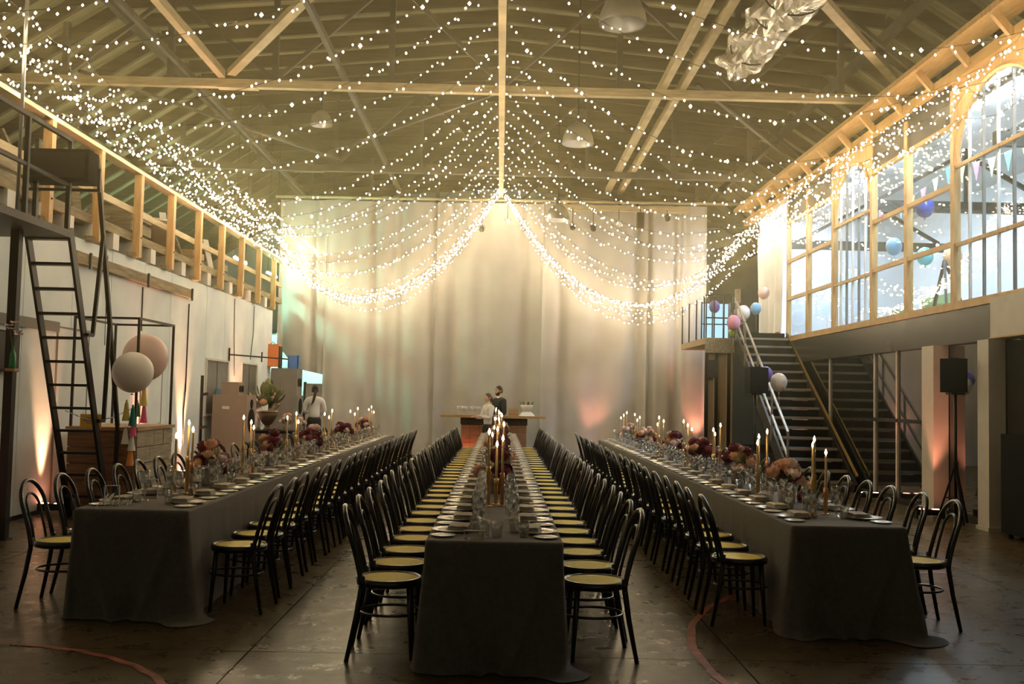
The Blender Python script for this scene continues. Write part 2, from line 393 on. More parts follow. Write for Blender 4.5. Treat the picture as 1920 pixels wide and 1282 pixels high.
# glazing: wooden bays and two arched steel windows
bays = [(20.72, 22.2, 'w'), (19.1, 20.72, 'w'), (17.1, 19.1, 'a'), (15.62, 17.1, 'w'), (13.98, 15.62, 'w'), (11.5, 13.98, 'a'), (9.9, 11.5, 'w'), (8.3, 9.9, 'w'), (5.9, 8.3, 'a'), (3.0, 5.9, 'w')]
Z0, Z1, ZT = 3.02, 5.60, 6.2
struct('trim_7', MB().box(XR-.03, XR+.09, 2.5, 22.26, 2.94, 3.05), 'honey_timber')      # sill beam
nw = 3
for (y0, y1, kind) in bays:
    w = struct('window_%d' % nw, MB().box(XR+.028, XR+.034, y0+.05, y1-.05, Z0+.03, Z1 if kind == 'w' else 5.0), 'pane'); nw += 1
    if kind == 'w':
        for y in (y0, y1): MB().box(XR-.02, XR+.08, y-.06 if y == y1 else y, y if y == y1 else y+.06, Z0+.03, Z1+.5).build('jamb', 'honey_timber', w)
        for z in (3.86, 4.70, Z1-.03): MB().box(XR-.012, XR+.06, y0+.06, y1-.06, z, z+.07).build('glazing_bar', 'honey_timber', w)
        MB().box(XR+.0, XR+.05, y0+.06, y1-.06, Z1+.041, ZT).build('frieze_panel', 'dark_steel', w)
    else:
        yc, hr = (y0+y1)/2, (y1-y0)/2-.06
        # arched head of glass
        g = MB(); n = 18; vs_ = [(XR+.03, yc, 5.0)]
        for i in range(n+1):
            a = math.pi*i/n; vs_.append((XR+.03, yc+hr*math.cos(a), 5.0+1.0*math.sin(a)))
        g._add(vs_, [(0, i+1, i+2) for i in range(n)]); g.build('arch_pane', 'pane', w)
        for y in (y0, y1): MB().box(XR-.02, XR+.08, y-.05 if y == y1 else y, y if y == y1 else y+.05, Z0+.03, ZT).build('jamb', 'post_timber', w)
        m = MB(); m.tube([(XR+.02, yc+(hr)*math.cos(math.pi*i/n), 5.0+1.0*math.sin(math.pi*i/n)) for i in range(n+1)], .04, 6); m.build('arch_frame', 'post_timber', w)
        # spandrels above the arch
        sp = MB(); vs_ = []; fs_ = []
        for i in range(n+1):
            a = math.pi*i/n; vs_ += [(XR+.02, yc+hr*math.cos(a), 5.0+1.0*math.sin(a)), (XR+.02, yc+hr*math.cos(a), ZT)]
        for i in range(n): fs_.append((2*i, 2*i+1, 2*i+3, 2*i+2))
        sp._add(vs_, fs_); sp.build('spandrel', 'post_timber', w)
        nb = 6
        for i in range(1, nb):
            y = y0+.05+(y1-y0-.1)*i/nb; zt = 5.0+math.sqrt(max(0, 1-((y-yc)/hr)**2))*1.0
            MB().box(XR+.005, XR+.045, y-.012, y+.012, Z0+.03, zt).build('glazing_bar', 'white_paint' if i % 2 else 'speaker_grey', w)
        for z in (3.86, 4.98): MB().box(XR-.005, XR+.05, y0+.05, y1-.05, z-.025, z+.025).build('transom', 'post_timber', w)
# timber wall plate with brackets above the glazing
pl = thing('wall_plate', 'honey-coloured timber eaves beam with brackets above the glazed mezzanine wall', 'beam', (XR, 0, 6.2))
MB().box(-.06, .10, 2.5, 26, .0, .16).build('lower_beam', 'honey_timber', pl)
MB().box(-.34, -.26, 2.5, 26, .36, .44).build('outer_rail', 'post_timber', pl)
MB().box(-.26, .10, 2.5, 26, .38, .42).build('soffit_board', 'honey_timber', pl)
brm = MB().bar((-.30, 0, .34), (-.06, 0, .06), .07, .10).mesh('bracket', 'post_timber')
k = 0
while 3+1.15*k < 25.8: put('bracket', brm, pl, (0, 3+1.15*k, 0)); k += 1
# the lit room behind the glazing
wm = struct('wall_room', MB().box(10.4, 10.5, 2, 25.2, 3.0, 6.3), 'room_white')
struct('wall_room_end', MB().box(XR+.15, 10.4, 25.1, 25.2, 3.0, 6.3), 'room_white')
struct('wall_room_near', MB().box(XR+.15, 10.4, 2.0, 2.1, 3.0, 6.3), 'room_white')
struct('wall_room_light_block', MB().box(XR+.15, 10.4, 10.6, 10.7, 3.02, 6.3), 'room_white')  # added out of view, blocks lamp light so the near bays stay dark
struct('ceiling_room', MB().box(XR+.12, 10.5, 2, 25.2, 6.3, 6.36), 'room_white')
struct('floor_room', MB().box(XR+.12, 10.5, 2, 25.2, 3.0, 3.02), 'column_paint')
def room_lamp(x, y, label):
    t = thing('tube_lamp', label, 'lamp', (x, y, 6.19), 0, 'tube lamps in the glazed room')
    MB().box(-.10, .10, -.8, .8, .02, .08).build('housing', 'enamel_white', t)
    MB().box(-.09, .09, -.78, .78, 0, .02).build('tube', 'tube_cool', t)
    for y2 in (-.6, .6): MB().tube([(0, y2, .08), (0, y2, .11)], .008, 5).build('hanger', 'black_metal', t)
for i, y in enumerate((11.6, 14.4, 16.6, 19.2, 21.4, 23.8)):
    room_lamp(7.25, y, 'cool fluorescent lamp under the glazed room ceiling, %s from the near end' % ORD[i])
# dark steel ties inside the room
for i, y in enumerate((9.0, 13.2, 17.9, 22.6)):
    t = thing('steel_tie', 'dark blue-grey steel roof tie inside the glazed room, %s from the near end' % ORD[i], 'beam', (8.4, y, 5.2), 0, 'steel ties in the glazed room')
    MB().box(-1.8, 1.95, -.05, .05, -.1, .1).build('tie', 'dark_steel', t)
    MB().box(-.04, .04, -.04, .04, .1, 1.08).build('post', 'dark_steel', t)
    MB().bar((-1.6, 0, .1), (0, 0, 1.0), .07).build('strut', 'dark_steel', t); MB().bar((1.6, 0, .1), (0, 0, 1.0), .07).build('strut', 'dark_steel', t)

# ------------------------------------------------------------------ roof trusses and long beams
def truss(y, m_ch, label, zc=7.0):
    t = thing('roof_truss', label, 'truss', (0, y, zc), 0, 'roof trusses')
    MB().box(-9.0, 8.6, -.07, .07, -.07, .07).build('bottom_chord', m_ch, t)
    xs_ = (-7.8, -5.95, -4.1, -2.05, -.06, 2.0, 4.1, 5.95, 7.8)
    for x in xs_: MB().box(x-.05, x+.05, -.05, .05, .07, roof_z(x)-zc-.27).build('post', 'roof_steel', t)
    for i in range(len(xs_)-1):
        a, b = xs_[i], xs_[i+1]
        p, q = ((a, 0, .08), (b, 0, roof_z(b)-zc-.3)) if i % 2 == 0 else ((a, 0, roof_z(a)-zc-.3), (b, 0, .08))
        MB().bar(p, q, .07).build('strut', 'roof_steel', t)
    MB().box(-.35+.15-4.9, .35+.15-4.9, -.09, .09, -.09, -.071).build('splice_plate', m_ch, t)
truss(10.9, 'pale_timber', 'timber-chord roof truss nearest the camera, high above the near table ends')
truss(17.4, 'pale_timber', 'pale timber-chord roof truss crossing the hall above mid-table')
truss(23.9, 'roof_steel', 'dark roof truss just in front of the backdrop curtain')
truss(30.4, 'roof_steel', 'dark roof truss beyond the backdrop curtain')
def long_beam(x, z, w, h, y0, y1, m, label):
    MB().box(-w/2, w/2, y0, y1, -h/2, h/2).build('roof_beam', m, None, loc=(x, 0, z), label=label, cat='beam')
long_beam(-.08, 6.86, .11, .13, 4, 26.4, 'pale_timber', 'central timber beam that carries the fairy lights along the hall')
long_beam(-5.02, 7.15, .12, .14, 4, 17.33, 'pale_timber', 'timber roof beam running above the left loft railing')
long_beam(-5.6, 7.14, .07, .10, 4, 30, 'roof_steel', 'thin grey steel roof beam furthest left')
long_beam(-2.87, 7.14, .08, .12, 4, 30, 'roof_steel', 'thin grey steel roof beam left of the central beam')
for x, lb in ((2.78, 'left timber of the doubled roof beam right of centre'), (3.12, 'right timber of the doubled roof beam right of centre')):
    long_beam(x, 7.16, .12, .16, 4, 26.6, 'pale_timber', lb)
def brace(p, q, w, m, label):
    p, q = Vector(p), Vector(q); MB().bar((0, 0, 0), q-p, w, w*.7).build('roof_brace', m, None, loc=p, label=label, cat='beam')
brace((-1.2, 11.0, 7.17), (-4.85, 17.3, 7.17), .15, 'pale_timber', 'diagonal timber roof brace left of the central beam')
brace((2.4, 10.9, 7.32), (6.9, 17.3, 7.32), .15, 'pale_timber', 'diagonal timber roof brace above the right window wall')
brace((-7.6, 17.5, 7.2), (-4.0, 23.8, 7.2), .07, 'roof_steel', 'thin diagonal steel brace above the left loft')
brace((0.4, 17.5, 7.2), (-4.6, 23.8, 7.25), .06, 'roof_steel', 'thin diagonal steel brace above the left table')
brace((3.4, 17.5, 7.24), (7.2, 23.8, 7.24), .07, 'roof_steel', 'thin diagonal steel brace above the right table')

# ------------------------------------------------------------------ backdrop curtain
def curtain_panel(x0, x1, z0, z1, seed, label, y=YB, cutfn=None):
    rr = random.Random(seed); W = x1-x0
    ks = [(rr.uniform(2, 4), rr.uniform(0, 6.28), .045), (rr.uniform(5, 8), rr.uniform(0, 6.28), .036), (rr.uniform(10, 16), rr.uniform(0, 6.28), .016)]
    gather = [(rr.random(), rr.uniform(.03, .07), rr.uniform(.08, .17)) for _ in range(4)]
    def fn(u, v):
        x = x0+W*u; zlo = z0 if cutfn is None else cutfn(u); z = zlo+(z1-zlo)*v
        d = sum(a*math.sin(k_*W*u+p+.5*math.sin(2.2*v+p)) for k_, p, a in ks)*(1.0-.35*v)
        for g, wd, am in gather:
            q = (u-g-.06*(1-v)*math.sin(g*20))/(wd*(1.6-v)); d -= am*math.exp(-q*q)*(1-.5*abs(v-.4))
        d += .05*math.sin(6*z+9*u)*max(0, .3-v)
        e = min(u, 1-u)*W
        if e < .05: d += .05*(1-e/.05)
        return (x, -d, z)
    b = MB(); b.grid(fn, max(12, int(W*26)), 44)
    return b.build('backdrop_curtain', 'curtain_cloth', None, True, loc=(0, y, 0), label=label, cat='curtain', group='backdrop curtain panels')
curtain_panel(-5.85, -4.62, 2.05, 6.62, 1, 'short grey-beige backdrop panel at far left, stopping above the doorway', cutfn=lambda u: 2.30-.25*u if u > .35 else 2.30+(.35-u)*1.4)
curtain_panel(-4.62, -1.74, .02, 6.64, 2, 'full-length grey-beige backdrop panel beside the left doorway')
curtain_panel(-1.74, 1.05, .02, 6.66, 3, 'grey-beige backdrop panel behind the bar counter')
curtain_panel(1.05, 3.80, .02, 6.68, 4, 'grey-beige backdrop panel right of the bar, lit pink low down')
curtain_panel(3.80, 5.36, .02, 6.70, 5, 'narrow grey-beige backdrop panel beside the stair landing')
MB().tube([(-6.0, YB, 6.70), (6.3, YB, 6.78)], .035, 8).build('curtain_rail', 'pale_timber', None, True, label='pale rail along the top of the backdrop curtain', cat='rail')
cb = MB().box(-1.7, 1.6, -.06, .06, -.07, .07); cb.build('lighting_bar', 'pale_timber', None, loc=(3.2, YB-.35, 6.52), label='wooden bar holding small spotlights before the curtain top', cat='beam')

# ================================================================== LEFT SIDE THINGS
# steel landing, post and ship's ladder
lp = thing('steel_landing', 'black steel landing platform high at the left edge with railings', 'platform', (-5.3, 10.4, 0))
MB().box(-.42, .56, -1.8, .52, 3.22, 3.30).build('deck', 'dark_steel', lp)
MB().bar((.19, .05, 0), (.19, .05, 3.22), .09).build('post', 'black_metal', lp)
MB().box(.12, .26, -.02, .12, 0, .012).build('foot_plate', 'black_metal', lp)
for (a, b) in ((( .52, .48, 3.3), (.52, .48, 4.3)), ((.16, .48, 3.3), (.16, .48, 4.3)), ((.52, -.5, 3.3), (.52, -.5, 4.3)), ((.52, -1.6, 3.3), (.52, -1.6, 4.3))):
    MB().bar(a, b, .045).build('railing_post', 'black_metal', lp)
MB().bar((.52, -1.75, 4.3), (.52, .5, 4.3), .045).build('handrail', 'black_metal', lp)
MB().bar((.52, -1.75, 3.8), (.52, .5, 3.8), .035).build('mid_rail', 'black_metal', lp)
ld = thing('ships_ladder', "steep black steel ship's ladder climbing to the left landing", 'ladder', (-5.0, 12.1, 0))
A, B = Vector((0, .25, 0)), Vector((0, -1.18, 3.32))
def lpt(t): return A+(B-A)*t
for sx in (-.235, .235):
    MB().bar(Vector((sx, .25, 0)), Vector((sx, -1.18, 3.32)), .03, .11).build('stringer', 'black_metal', ld)
for k in range(12):
    p = lpt((.27+.268*k)/3.32); MB().box(-.22, .22, p.y-.06, p.y+.06, p.z-.015, p.z+.015).build('rung', 'black_metal', ld)
hr0, hr1 = Vector((.27, .34, 1.12)), Vector((.27, -.62, 4.25))
for sx in (.27,):
    MB().bar(hr0, hr1, .045).build('handrail', 'black_metal', ld)
    MB().bar(hr0, (sx, .32, .02), .04).build('handrail_foot', 'black_metal', ld)
    for t0, t1 in ((.36, .28), (.66, .60)):
        p = lpt(t0); q = hr0+(hr1-hr0)*(t1+.12); e = Vector((sx, p.y+.16, p.z))
        MB().bar((sx, p.y, p.z), e, .04).build('handrail_arm', 'black_metal', ld); MB().bar(e, q, .04).build('handrail_arm', 'black_metal', ld)
ch = MB(); n = 26
chp = [(-.30+.70*i/n, .15+.30*i/n, 1.30-.13*math.sin(math.pi*i/n)+.04*i/n) for i in range(n+1)]
for i in range(n):
    p, q = Vector(chp[i]), Vector(chp[i+1]); ch.bar(p-(q-p)*.15, q+(q-p)*.15, .014 if i % 2 else .006, .006 if i % 2 else .014)
ch.build('barrier_chain', 'aluminium', None, loc=(-5.0, 12.1, 0), label='thin steel chain slung across the ladder foot', cat='chain')
sg = thing('warning_sign', 'orange-yellow sign board hanging on the ladder chain', 'sign', (-5.03, 12.36, 1.09))
MB().box(-.13, .13, -.006, .006, 0, .17).build('board', 'sign_yellow', sg)
for x in (-.1, .1): MB().bar((x, 0, .17), (x, 0, .20), .006).build('hook', 'aluminium', sg)
for i, (w, z) in enumerate(((.13, .115), (.17, .085), (.10, .055))): MB().box(-w/2, w/2, -.0085, -.006, z, z+.014).build('lettering', 'plank_mid', sg)
# big black lamp box hung on the landing railing
bx = thing('flood_light', 'large black flood light housing mounted on the landing railing', 'lamp', (-4.9, 10.95, 3.80))
MB().box(-.34, .36, -.16, .12, .03, .38).build('housing', 'speaker_black', bx)
MB().box(-.30, .32, -.175, -.161, .07, .34).build('front_grille', 'black_metal', bx)
for x in (-.40, .42): MB().bar((x, 0, .2), (x, 0, -.04), .03).build('yoke', 'black_metal', bx)
MB().bar((-.42, 0, -.04), (.44, 0, -.04), .03).build('yoke', 'black_metal', bx)
for k in range(6): MB().box(-.3+.1*k, -.27+.1*k, .12, .16, .06, .35).build('cooling_fin', 'black_metal', bx)
MB().tube([(-5.0, 10.2, 3.30), (-5.0, 10.2, 7.0)], .02, 8).build('steel_pole', 'aluminium', None, True, label='slim bare metal pole rising from the landing to the roof', cat='pole')
# screen, bottle with flowers on the post
tv = thing('wall_screen', 'black flat screen on the white wall behind the landing post', 'screen', (XL+.03, 11.2, 1.75))
MB().box(0, .05, -.75, .55, 0, .47).build('panel', 'speaker_black', tv); MB().box(.05, .053, -.73, .53, .02, .45).build('glass', 'black_metal', tv); MB().box(-.028, 0, -.2, .1, .15, .3).build('bracket', 'black_metal', tv)
MB().box(XL+.002, XL+.03, 10.2, 12.9, 2.29, 2.42).build('wall_duct', 'speaker_grey', None, label='grey cable duct running along the left wall above the screen', cat='duct')
bt = thing('bottle_vase', 'green glass bottle vase strapped to the black steel post', 'vase', (-5.05, 10.36, 1.74))
MB().lathe([(.001, .03), (.032, .03), (.034, .05), (.034, .17), (.012, .22), (.012, .28), (.015, .285)], 12).build('bottle', 'green_bottle', bt, True)
MB().box(-.05, .05, -.05, .05, 0, .028).build('shelf', 'plank_mid', bt)
for i in range(5):
    a = i*1.3; e = (.05*math.cos(a), .05*math.sin(a), .38+.03*i)
    st = MB().tube([(0, 0, .2), (.02*math.cos(a), .02*math.sin(a), .32), e], .003, 5).build('stem', 'leaf', bt)
    f = MB()
    for k in range(5):
        b_ = k*1.257; f._add([e, (e[0]+.035*math.cos(b_), e[1]+.035*math.sin(b_), e[2]+.02), (e[0]+.05*math.cos(b_+.3), e[1]+.05*math.sin(b_+.3), e[2]+.005), (e[0]+.03*math.cos(b_+.6), e[1]+.03*math.sin(b_+.6), e[2]-.005)], [(0,1,2,3)])
    f.build('petals', 'blush', st)

# plank bar with frame and balloons
bar = thing('plank_bar', 'wooden plank counter below the frame beside the ladder', 'counter', (-4.95, 13.2, 0))
MB().box(-.40, .40, -.66, .66, .02, 1.06).build('carcass', 'plank_brown', bar)
for i in range(5):
    z0, z1 = .03+.206*i, .03+.206*(i+1)-.01
    MB().box(-.42, .42, -.69, -.662, z0, z1).build('front_plank', 'plank_brown', bar)
    cuts = [-.66, -.2+.15*(i % 3), .3-.12*(i % 2), .66]
    for a, b in zip(cuts[:-1], cuts[1:]): MB().box(.402, .432+.006*((i+int(a*10)) % 2), a+.004, b-.004, z0, z1).build('side_plank', 'plank_pale', bar)
MB().box(-.44, .46, -.72, .70, 1.06, 1.10).build('worktop', 'plank_mid', bar)
cf = thing('cube_frame', 'thin black steel box frame standing on the plank counter', 'frame', (-4.95, 13.2, 1.101))
for x in (-.40, .40):
    for y in (-.66, .66): MB().box(x-.014, x+.014, y-.014, y+.014, 0, 1.38).build('upright', 'dark_steel', cf)
for x in (-.40, .40): MB().box(x-.014, x+.014, -.645, .645, 1.352, 1.38).build('top_bar', 'dark_steel', cf)
for y in (-.66, .66): MB().box(-.385, .385, y-.014, y+.014, 1.352, 1.38).build('top_bar', 'dark_steel', cf)
def balloon(name, loc, r, m, label, sz=1.1, tail=.3, knot=True, group=None, tassels=None):
    t = thing(name, label, 'balloon', loc, 0, group)
    prof = []
    for i in range(15):
        a = math.pi*i/14; q = r*math.sin(a)*(1-.10*math.cos(a)*-1 if False else 1); z = -r*sz*math.cos(a)
        if a < math.pi/2: z *= 1.06
        prof.append((max(.0008, q), z))
    MB().lathe(prof, 20).build('skin', m, t, True)
    zb = -r*sz*1.06
    MB().lathe([(.004, zb+.004), (.006, zb-.008), (.02*r/.15+.004, zb-.025)], 8).build('knot', m, t, True)
    if tail: MB().tube([(0, 0, zb-.02), (.01, 0, zb-tail*.5), (0, 0, zb-tail)], .0025, 4).build('ribbon', 'paper_white', t)
    if tassels:
        for (dx, dz, m2, L) in tassels:
            b = MB(); b.lathe([(.006, 0), (.022, -.03), (.035, -L*.6), (.05, -L)], 10, (dx, 0, zb+dz))
            ts = b.build('tassel', m2, t)
            MB().lathe([(.003, .02), (.012, .01), (.012, -.02), (.005, -.03)], 8, (dx, 0, zb+dz)).build('tie', m2, ts)
balloon('balloon', (-4.48, 12.2, 1.79), .243, 'balloon_white', 'large white balloon with paper tassels floating before the plank counter', 1.0, .55, tassels=[
    (-.06, -.10, 'paper_yellow', .24), (.02, -.16, 'paper_teal', .24), (.03, -.36, 'paper_pink', .16), (-.06, -.42, 'paper_white', .2), (.02, -.50, 'paper_white', .2), (.01, -.64, 'paper_orange', .24)])
balloon('balloon', (-4.62, 13.0, 2.00), .285, 'balloon_blush', 'large blush balloon half hidden behind the white one', 1.05, .45, tassels=[
    (.0, -.06, 'paper_yellow', .26), (-.08, -.26, 'paper_green', .2), (.01, -.30, 'paper_pink', .24)])

# wall cables, poles, arm
def wire(pts, r, label, m='black_metal', cat='cable', name='wall_cable'): MB().tube(pts, r, 5).build(name, m, None, True, label=label, cat=cat)
wire([(XL+.012, 18.22, 3.15), (XL+.012, 18.2, 1.6), (XL+.02, 18.1, 1.2), (XL+.02, 18.15, .6)], .012, 'black cable dropping down the white wall beyond the counter')
wire([(XL+.012, 15.85, 3.2), (XL+.012, 15.86, 2.5)], .01, 'short dark cable hanging from the sliding track')
wire([(XL+.012, 21.3, 3.55), (XL+.012, 21.35, 2.8), (XL+.012, 21.5, 1.9)], .008, 'thin cable above the dark wall hatch')
wire([(XL+.012, 23.0, 3.55), (XL+.012, 23.0, 2.9), (XL+.012, 22.8, 2.3)], .008, 'thin cable above the speaker stacks')
wire([(XL+.012, 14.4, 3.5), (XL+.012, 14.42, 2.2)], .005, 'hairline cable on the white wall beside the ladder handrail')
cp = thing('scaffold_pole', 'upright black pole with clamps standing against the wall beyond the counter', 'pole', (-5.45, 18.3, 0))
MB().tube([(0, 0, .0), (0, 0, 1.85)], .03, 8).build('pole', 'black_metal', cp, True)
for z in (.9, 1.5): MB().bar((0, 0, z), (.12, -.02, z+.02), .05).build('clamp', 'black_metal', cp)
MB().lathe([(.12, 0), (.12, .02), (.03, .03)], 12, cap=True).build('base', 'black_metal', cp)
am = thing('steel_bracket', 'thin black steel arm bracket projecting over the speaker stacks', 'bracket', (XL+.002, 21.0, 2.34))
MB().bar((.02, 0, 0), (.9, 1.6, -.02), .03).build('arm', 'black_metal', am); MB().bar((.02, 0, -.14), (.02, 0, .14), .03).build('wall_plate', 'black_metal', am); MB().bar((.5, .85, -.12), (.5, .85, .1), .025).build('stop', 'black_metal', am)
# speaker stacks
def speaker_box(name, loc, sx, sy, sz, m, label, cones, face='x'):
    t = thing(name, label, 'speaker', loc)
    MB().box(-sx/2, sx/2, -sy/2, sy/2, .0, sz).build('cabinet', m, t)
    for (u, z, r) in cones:
        if face == 'x':
            b = MB(); n = 16
            vs_ = []
            for rr_, d in ((r, .0), (r, .014), (r*.86, .016), (r*.3, -.0 + .004), (.001, .008)):
                for k in range(n): vs_.append((sx/2+d, u+rr_*math.cos(6.2832*k/n), z+rr_*math.sin(6.2832*k/n)))
            fs_ = [(i*n+k, i*n+(k+1) % n, (i+1)*n+(k+1) % n, (i+1)*n+k) for i in range(4) for k in range(n)]
            b._add(vs_, fs_); b.build('driver', 'cone', t, True)
        else:
            b = MB(); n = 16; vs_ = []
            for rr_, d in ((r, .0), (r, .014), (r*.86, .016), (r*.3, .004), (.001, .008)):
                for k in range(n): vs_.append((u+rr_*math.cos(6.2832*k/n), -sy/2-d, z+rr_*math.sin(6.2832*k/n)))
            fs_ = [(i*n+k, (i+1)*n+k, (i+1)*n+(k+1) % n, i*n+(k+1) % n) for i in range(4) for k in range(n)]
            b._add(vs_, fs_); b.build('driver', 'cone', t, True)
    return t
s1 = speaker_box('speaker_cabinet', (-5.24, 19.8, .0), .66, .75, 1.50, 'cabinet_taupe', 'tall taupe speaker cabinet nearest the plank counter', [(0, .36, .24), (0, 1.0, .24), (0, 1.33, .09)])
MB().box(-.14, 0, -.384, -.375, 1.22, 1.28).build('handle', 'paper_white', s1)
speaker_box('small_speaker', (-5.28, 19.75, 1.502), .34, .4, .25, 'cabinet_taupe', 'small taupe speaker on top of the tall taupe cabinet', [(-.09, .12, .07), (.09, .12, .07)])
speaker_box('speaker_cabinet', (-4.98, 23.3, .0), .7, .8, 1.0, 'speaker_grey', 'grey bass cabinet at the bottom of the rear speaker stack', [(-.0, .5, .28)])
speaker_box('speaker_cabinet', (-4.98, 23.3, 1.002), .66, .72, .5, 'speaker_grey', 'grey mid cabinet in the middle of the rear speaker stack', [(0, .25, .18)])
speaker_box('small_speaker', (-4.98, 23.3, 1.504), .6, .6, .62, 'speaker_grey', 'grey top speaker of the rear stack under the blue crate', [(-.1, .3, .1), (.12, .3, .1)])
cr = thing('plastic_crate', 'small blue plastic crate on top of the rear speaker stack', 'crate', (-4.80, 23.2, 2.126))
MB().box(-.11, .11, -.11, .11, 0, .03).build('base', 'blue_plastic', cr)
for (a, b, c, d) in ((-.12, -.10, -.12, .12), (.10, .12, -.12, .12), (-.12, .12, -.12, -.10), (-.12, .12, .10, .12)): MB().box(a, b, c, d, .0, .30).build('side', 'blue_plastic', cr)
ob = thing('orange_case', 'orange-red case hung at the end of the white wall near the curtain', 'case', (-5.608, 24.7, 2.2))
MB().box(-.12, .14, -.15, .15, 0, .55).build('body', 'orange_box', ob); MB().box(.14, .17, -.15, .15, -.1, .5).build('lid', 'black_metal', ob); MB().tube([(-.05, -.16, .55), (0, -.16, .6), (.05, -.16, .55)], .01, 5).build('handle', 'black_metal', ob)

# flower table by the stacks
ft = thing('side_table', 'dark side table holding the big flower arrangement by the speaker stacks', 'table', (-4.75, 21.5, 0))
MB().box(-.62, .62, -.35, .35, .70, .75).build('tabletop', 'speaker_black', ft)
for x in (-.55, .55):
    for y in (-.28, .28): MB().box(x-.03, x+.03, y-.03, y+.03, 0, .70).build('leg', 'speaker_black', ft)
MB().box(-.6, .6, -.345, -.335, .25, .70).build('skirt', 'table_linen', ft)

# loft clutter
def crate(loc, sx, sy, sz, label, m='plank_mid'):
    t = thing('slatted_crate', label, 'crate', loc)
    for z in (0, sz*.35, sz*.7):
        for s_ in (-1, 1):
            MB().box(-sx/2, sx/2, s_*sy/2-.01, s_*sy/2+.01, z, z+sz*.26).build('slat', m, t); MB().box(s_*sx/2-.01, s_*sx/2+.01, -sy/2+.01, sy/2-.01, z, z+sz*.26).build('slat', m, t)
    MB().box(-sx/2, sx/2, -sy/2, sy/2, 0, .02).build('base', m, t)
crate((-6.3, 16.3, 3.9), .7, .9, .62, 'slatted pale crate on the loft behind the railing post nearest the ladder', 'plank_pale')
crate((-6.5, 20.2, 3.9), .6, .8, .5, 'slatted brown crate on the loft midway along the railing')
crate((-6.4, 12.2, 3.9), .6, 1.0, .5, 'slatted crate on the loft behind the flood light', 'plank_pale')
crate((-6.6, 22.4, 3.9), .6, .7, .55, 'slatted pale crate at the far end of the loft', 'plank_pale')
bl = thing('lamp_shade', 'dark barrel-shaped lamp shade lying against the loft railing', 'lampshade', (-6.2, 17.6, 4.30))
MB().lathe([(.10, -.30), (.20, -.25), (.29, 0), (.31, .24), (.30, .25), (.27, 0), (.1, -.26)], 18).build('shade', 'hair_brown', bl, True)
MB().lathe([(.31, .22), (.33, .23), (.33, .27), (.30, .27)], 18).build('rim', 'aluminium', bl, True)
MB().lathe([(.14, -.4), (.14, -.3), (.10, -.29)], 12, cap=True).build('base', 'dark_steel', bl)
for i, (y, a, m) in enumerate(((14.0, .25, 'plank_pale'), (15.2, -.2, 'weathered_timber'), (18.1, .3, 'white_paint'), (19.3, -.15, 'plank_pale'), (13.2, -.3, 'weathered_timber'), (21.5, .2, 'white_paint'))):
    MB().bar((0, 0, 0), (-.3, a*1.6, .95), .12, .03).build('loose_plank', m, None, loc=(-6.0-.05*i, y, 3.93), label='loose plank leaning on the loft, %s from the ladder end' % ORD[[4, 0, 1, 2, 3, 5].index(i) if False else sorted(range(6), key=lambda q: (14.0, 15.2, 18.1, 19.3, 13.2, 21.5)[q]).index(i)], cat='plank', group='loose planks on the loft')
def fluo(loc, L, label, m='tube_green'):
    t = thing('tube_light', label, 'lamp', loc)
    MB().box(-.02, .02, -L/2, L/2, .024, .06).build('housing', 'enamel_white', t); MB().tube([(0, -L/2+.03, 0), (0, L/2-.03, 0)], .022, 8).build('tube', m, t)
    for y in (-L/2+.1, L/2-.1): MB().tube([(0, y, .06), (0, y, roof_z(loc[0])-loc[2])], .006, 4).build('hanger', 'black_metal', t)
fluo((-6.5, 24.6, 4.80), 1.2, 'greenish fluorescent tube above the far end of the loft')
fluo((-6.5, 28.0, 4.86), 1.2, 'greenish fluorescent tube beyond the end of the loft')
fluo((-5.0, 28.6, 2.9), 1.2, 'greenish fluorescent tube behind the curtain doorway', 'tube_mint')

# ------------------------------------------------------------------ doorway behind the curtain gap
pn = thing('partition_board', 'pinkish partition board seen through the curtain doorway', 'board', (-4.62, 27.0, 0))
MB().box(-.62, .35, -.02, .02, .03, 1.82).build('board', 'balloon_blush', pn); MB().box(-.68, -.62, -.04, .04, 0, 1.86).build('frame', 'dark_steel', pn)
for x in (-.5, .25): MB().box(x-.03, x+.03, -.2, .2, 0, .03).build('foot', 'dark_steel', pn)

# ================================================================== RIGHT SIDE THINGS
st = thing('staircase', 'dark open staircase climbing to the mezzanine landing', 'staircase', (5.82, 17.9, 0))
N = 16; RUN = 4.3/N; RISE = 3.0/N
for k in range(N):
    z = RISE*(k+1); y = RUN*k
    MB().box(-.54, .54, y, y+RUN+.02, z-.05, z).build('tread', 'tread_dark', st); MB().box(-.54, .54, y-.012, y, z-.045, z+.002).build('nosing', 'tread_edge', st)
    MB().box(-.53, .53, y+RUN-.006, y+RUN, z, z+RISE-.06).build('riser', 'speaker_black', st)
for x in (-.565, .565):
    b = MB(); b.bar((x, -.05, .02), (x, 4.3, 3.0), .045, .30); b.build('stringer', 'dark_steel', st)
MB().bar((.57, -.15, .30), (.57, 4.3, 3.14), .03, .05).build('wall_strip', 'rail_brass', st)
for z in (.5, .95): MB().bar((-.60, .1, z+.1), (-.60, 4.25, z+2.95), .04).build('handrail', 'rail_grey', st)
for k in (0, 4, 8, 12, 15): MB().bar((-.60, RUN*k+.1, RISE*k+.1), (-.60, RUN*k+.1, RISE*k+1.05), .035).build('baluster', 'rail_grey', st)
ln = thing('stair_landing', 'dark timber landing on posts at the top of the stairs', 'platform', (5.5, 22.25, 0))
MB().box(-.92, .89, .0, 3.0, 2.86, 3.0).build('deck', 'ply_panel', ln)
